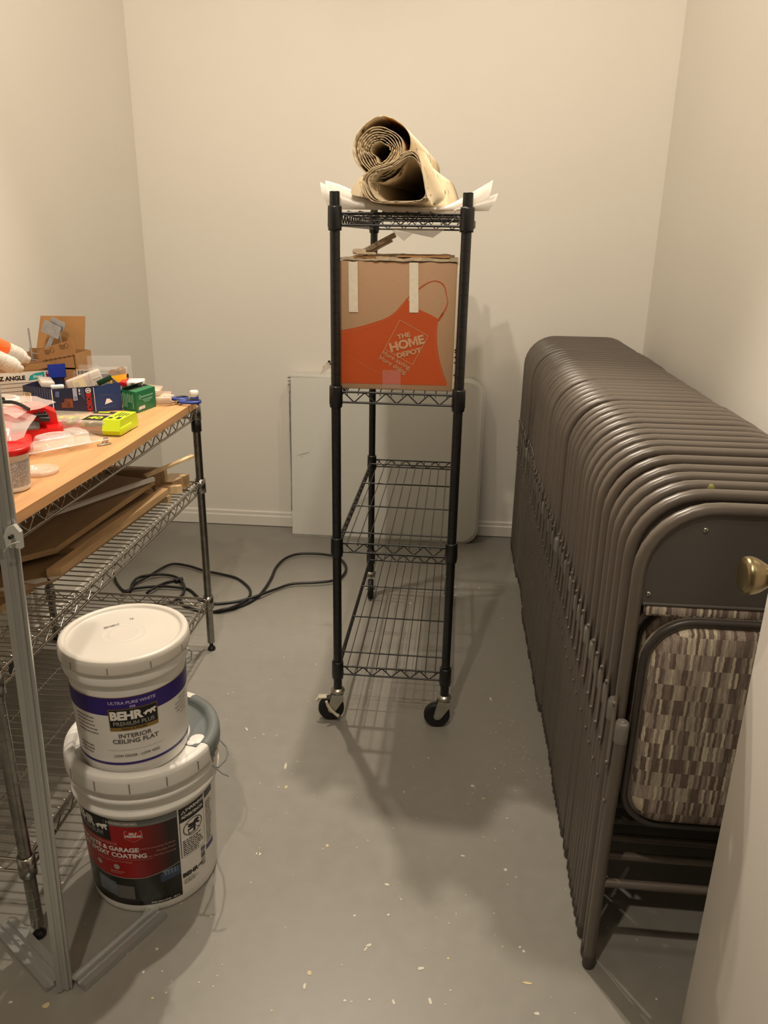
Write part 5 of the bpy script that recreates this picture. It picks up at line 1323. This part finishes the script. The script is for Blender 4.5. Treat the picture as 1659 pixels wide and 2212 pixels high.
plank('pine_wedge', 'small bright pine wedge between the lath and the pine block', [(-.866, 2.130), (-.846, 2.118), (-.838, 2.155), (-.855, 2.158)], ZS+.045, .045, [pineL, pineL]) if False else None
mb = MB(); r_ = random.Random(4)
for (x_, y__, a_, b_) in ((-.93, 1.405, .05, .012), (-.885, 1.452, .03, .016), (-.858, 1.475, .012, .02)):
    n = 9; mb.add([(x_+a_*math.cos(2*PI*i/n)*r_.uniform(.6, 1.1), y__+(b_*math.sin(2*PI*i/n)+a_*.35*math.cos(2*PI*i/n))*r_.uniform(.6, 1.1), ZS+.0322) for i in range(n)], [tuple(range(n))])
tag(mb.build('plaster_smear', dust, None), 'white plaster dust smeared on the corner of the lowest plywood panel', 'dust smear')

# ---------------------------------------------------------------- aluminium display stand at the left
bx, by = -.692, 1.027
t = thing('aluminium_stand', 'slim aluminium profile stand with two splayed floor feet left of the buckets', 'stand', (bx, by, 0))
sec = []
def uprof(w_, d_): # channelled profile section
    h_ = w_/2; return [(-h_, -d_/2), (-h_*.35, -d_/2), (-h_*.30, -d_/2+.003), (h_*.10, -d_/2+.003), (h_*.15, -d_/2), (h_*.55, -d_/2), (h_*.60, -d_/2+.004), (h_*.78, -d_/2+.004), (h_*.82, -d_/2), (h_, -d_/2), (h_, d_/2), (-h_, d_/2)]
S1 = uprof(.027, .020); lean_ = Vector((.052, -.018, 1.2)); mb = MB(); ca, sa = math.cos(.45), math.sin(.45)
b0 = [Vector((x*ca-y*sa, x*sa+y*ca, .002)) for x, y in S1]; b1 = [p+lean_ for p in b0]; n = len(S1)
mb.add(b0+b1, [tuple(range(n))[::-1], tuple(range(n, 2*n))]+[(i, (i+1) % n, n+(i+1) % n, n+i) for i in range(n)])
mb.build('upright', alu, t)
def foot(p0, p1, name):
    p0, p1 = Vector(p0), Vector(p1); d = (p1-p0); L = d.length; d.normalize(); s_ = Vector((-d.y, d.x, 0))
    mb = MB(); pr_ = [(-.022, .001), (.022, .001), (.022, .012), (.018, .012), (.018, .006), (.006, .006), (.006, .013), (.001, .013), (.001, .006), (-.008, .006), (-.008, .015), (-.022, .015)]
    mb.prism(pr_, p0, s_, (0, 0, 1), d, L); return mb.build(name, alu, t)
foot((.024, .006, 0), (.118, .186, 0), 'floor_foot'); foot((-.018, .004, 0), (-.192, .120, 0), 'floor_foot')
zc = .955; off = lean_*(zc/1.2)
for k, (dx_, dy_) in enumerate(((-.014, -.010), (.016, -.004))):
    mb = MB(); mb.prism([(-.010, -.012), (.010, -.016), (.011, .010), (.004, .022), (-.006, .018), (-.011, .006)], off+Vector((dx_, dy_-.012, -.01)), (1, .3, 0), (0, 0, 1), (0, 1, 0), .008)
    mb.tube([off+Vector((dx_+.002, dy_-.014, -.004)), off+Vector((dx_+.002, dy_-.0215, -.004))], .003, 8, m=1)
    mb.tube(smooth([off+Vector((dx_-.014, dy_-.014, -.030)), off+Vector((dx_, dy_-.020, -.016)), off+Vector((dx_+.013, dy_-.016, -.012))], 4), .0013, 6)
    mb.build('clip', [mat('clip_plastic', 'B9B9B2', .4), blackp], t)
# ---------------------------------------------------------------- extension cord on the floor
def cz(pts, z=.006): 
    out = []
    for q in pts:
        p = at(240+q[0]/2.963, 1160+q[1]/2.963, 2, q[2] if len(q) > 2 else z); out.append((p.x, p.y, p.z))
    return out
mb = MB()
strands = [[(15, 235, .02), (40, 300), (85, 345), (150, 330, .012), (300, 316, .014), (420, 322, .012), (495, 335), (545, 375), (570, 400), (640, 425, .008), (720, 424), (820, 410), (940, 375, .018), (1050, 335, .012), (1160, 300, .014), (1300, 292, .016), (1410, 281, .016), (1470, 258, .012), (1502, 215, .01), (1495, 170, .01), (1450, 130, .012), (1380, 113, .016), (1290, 106, .018), (1190, 110, .018), (1110, 140, .014), (1055, 195, .01), (1028, 255, .01), (990, 320, .01), (935, 385, .008), (850, 435), (760, 462), (665, 478)],
           [(120, 350), (150, 300, .01), (250, 245, .018), (330, 197, .014), (400, 172, .012), (500, 186, .012), (600, 217, .012), (700, 236, .010), (800, 262), (868, 310), (892, 352), (872, 398), (800, 440, .018), (720, 462, .018), (640, 480), (560, 470), (470, 440), (440, 400, .008)],
           [(60, 370), (120, 340, .018), (135, 300, .018), (165, 265, .018), (230, 246, .024), (330, 240, .012), (415, 256, .012), (462, 298, .018), (468, 340, .018), (440, 385), (380, 420), (300, 430)],
           [(225, 362), (270, 330, .020), (350, 293, .008), (445, 270, .008)]]
for s_ in strands: mb.tube(smooth(cz(s_), 6), .0056, 8)
p = cz([(410, 280, .012), (458, 268, .012)]); mb.tube(p, .009, 10); q = Vector(p[1]); 
mb.tube([q, q+Vector((.012, .004, 0))], .0014, 5, m=1)
tag(mb.build('extension_cord', [cordm, screwm]), 'thick black cord looped on the floor between the chrome rack and the black cart', 'cord')
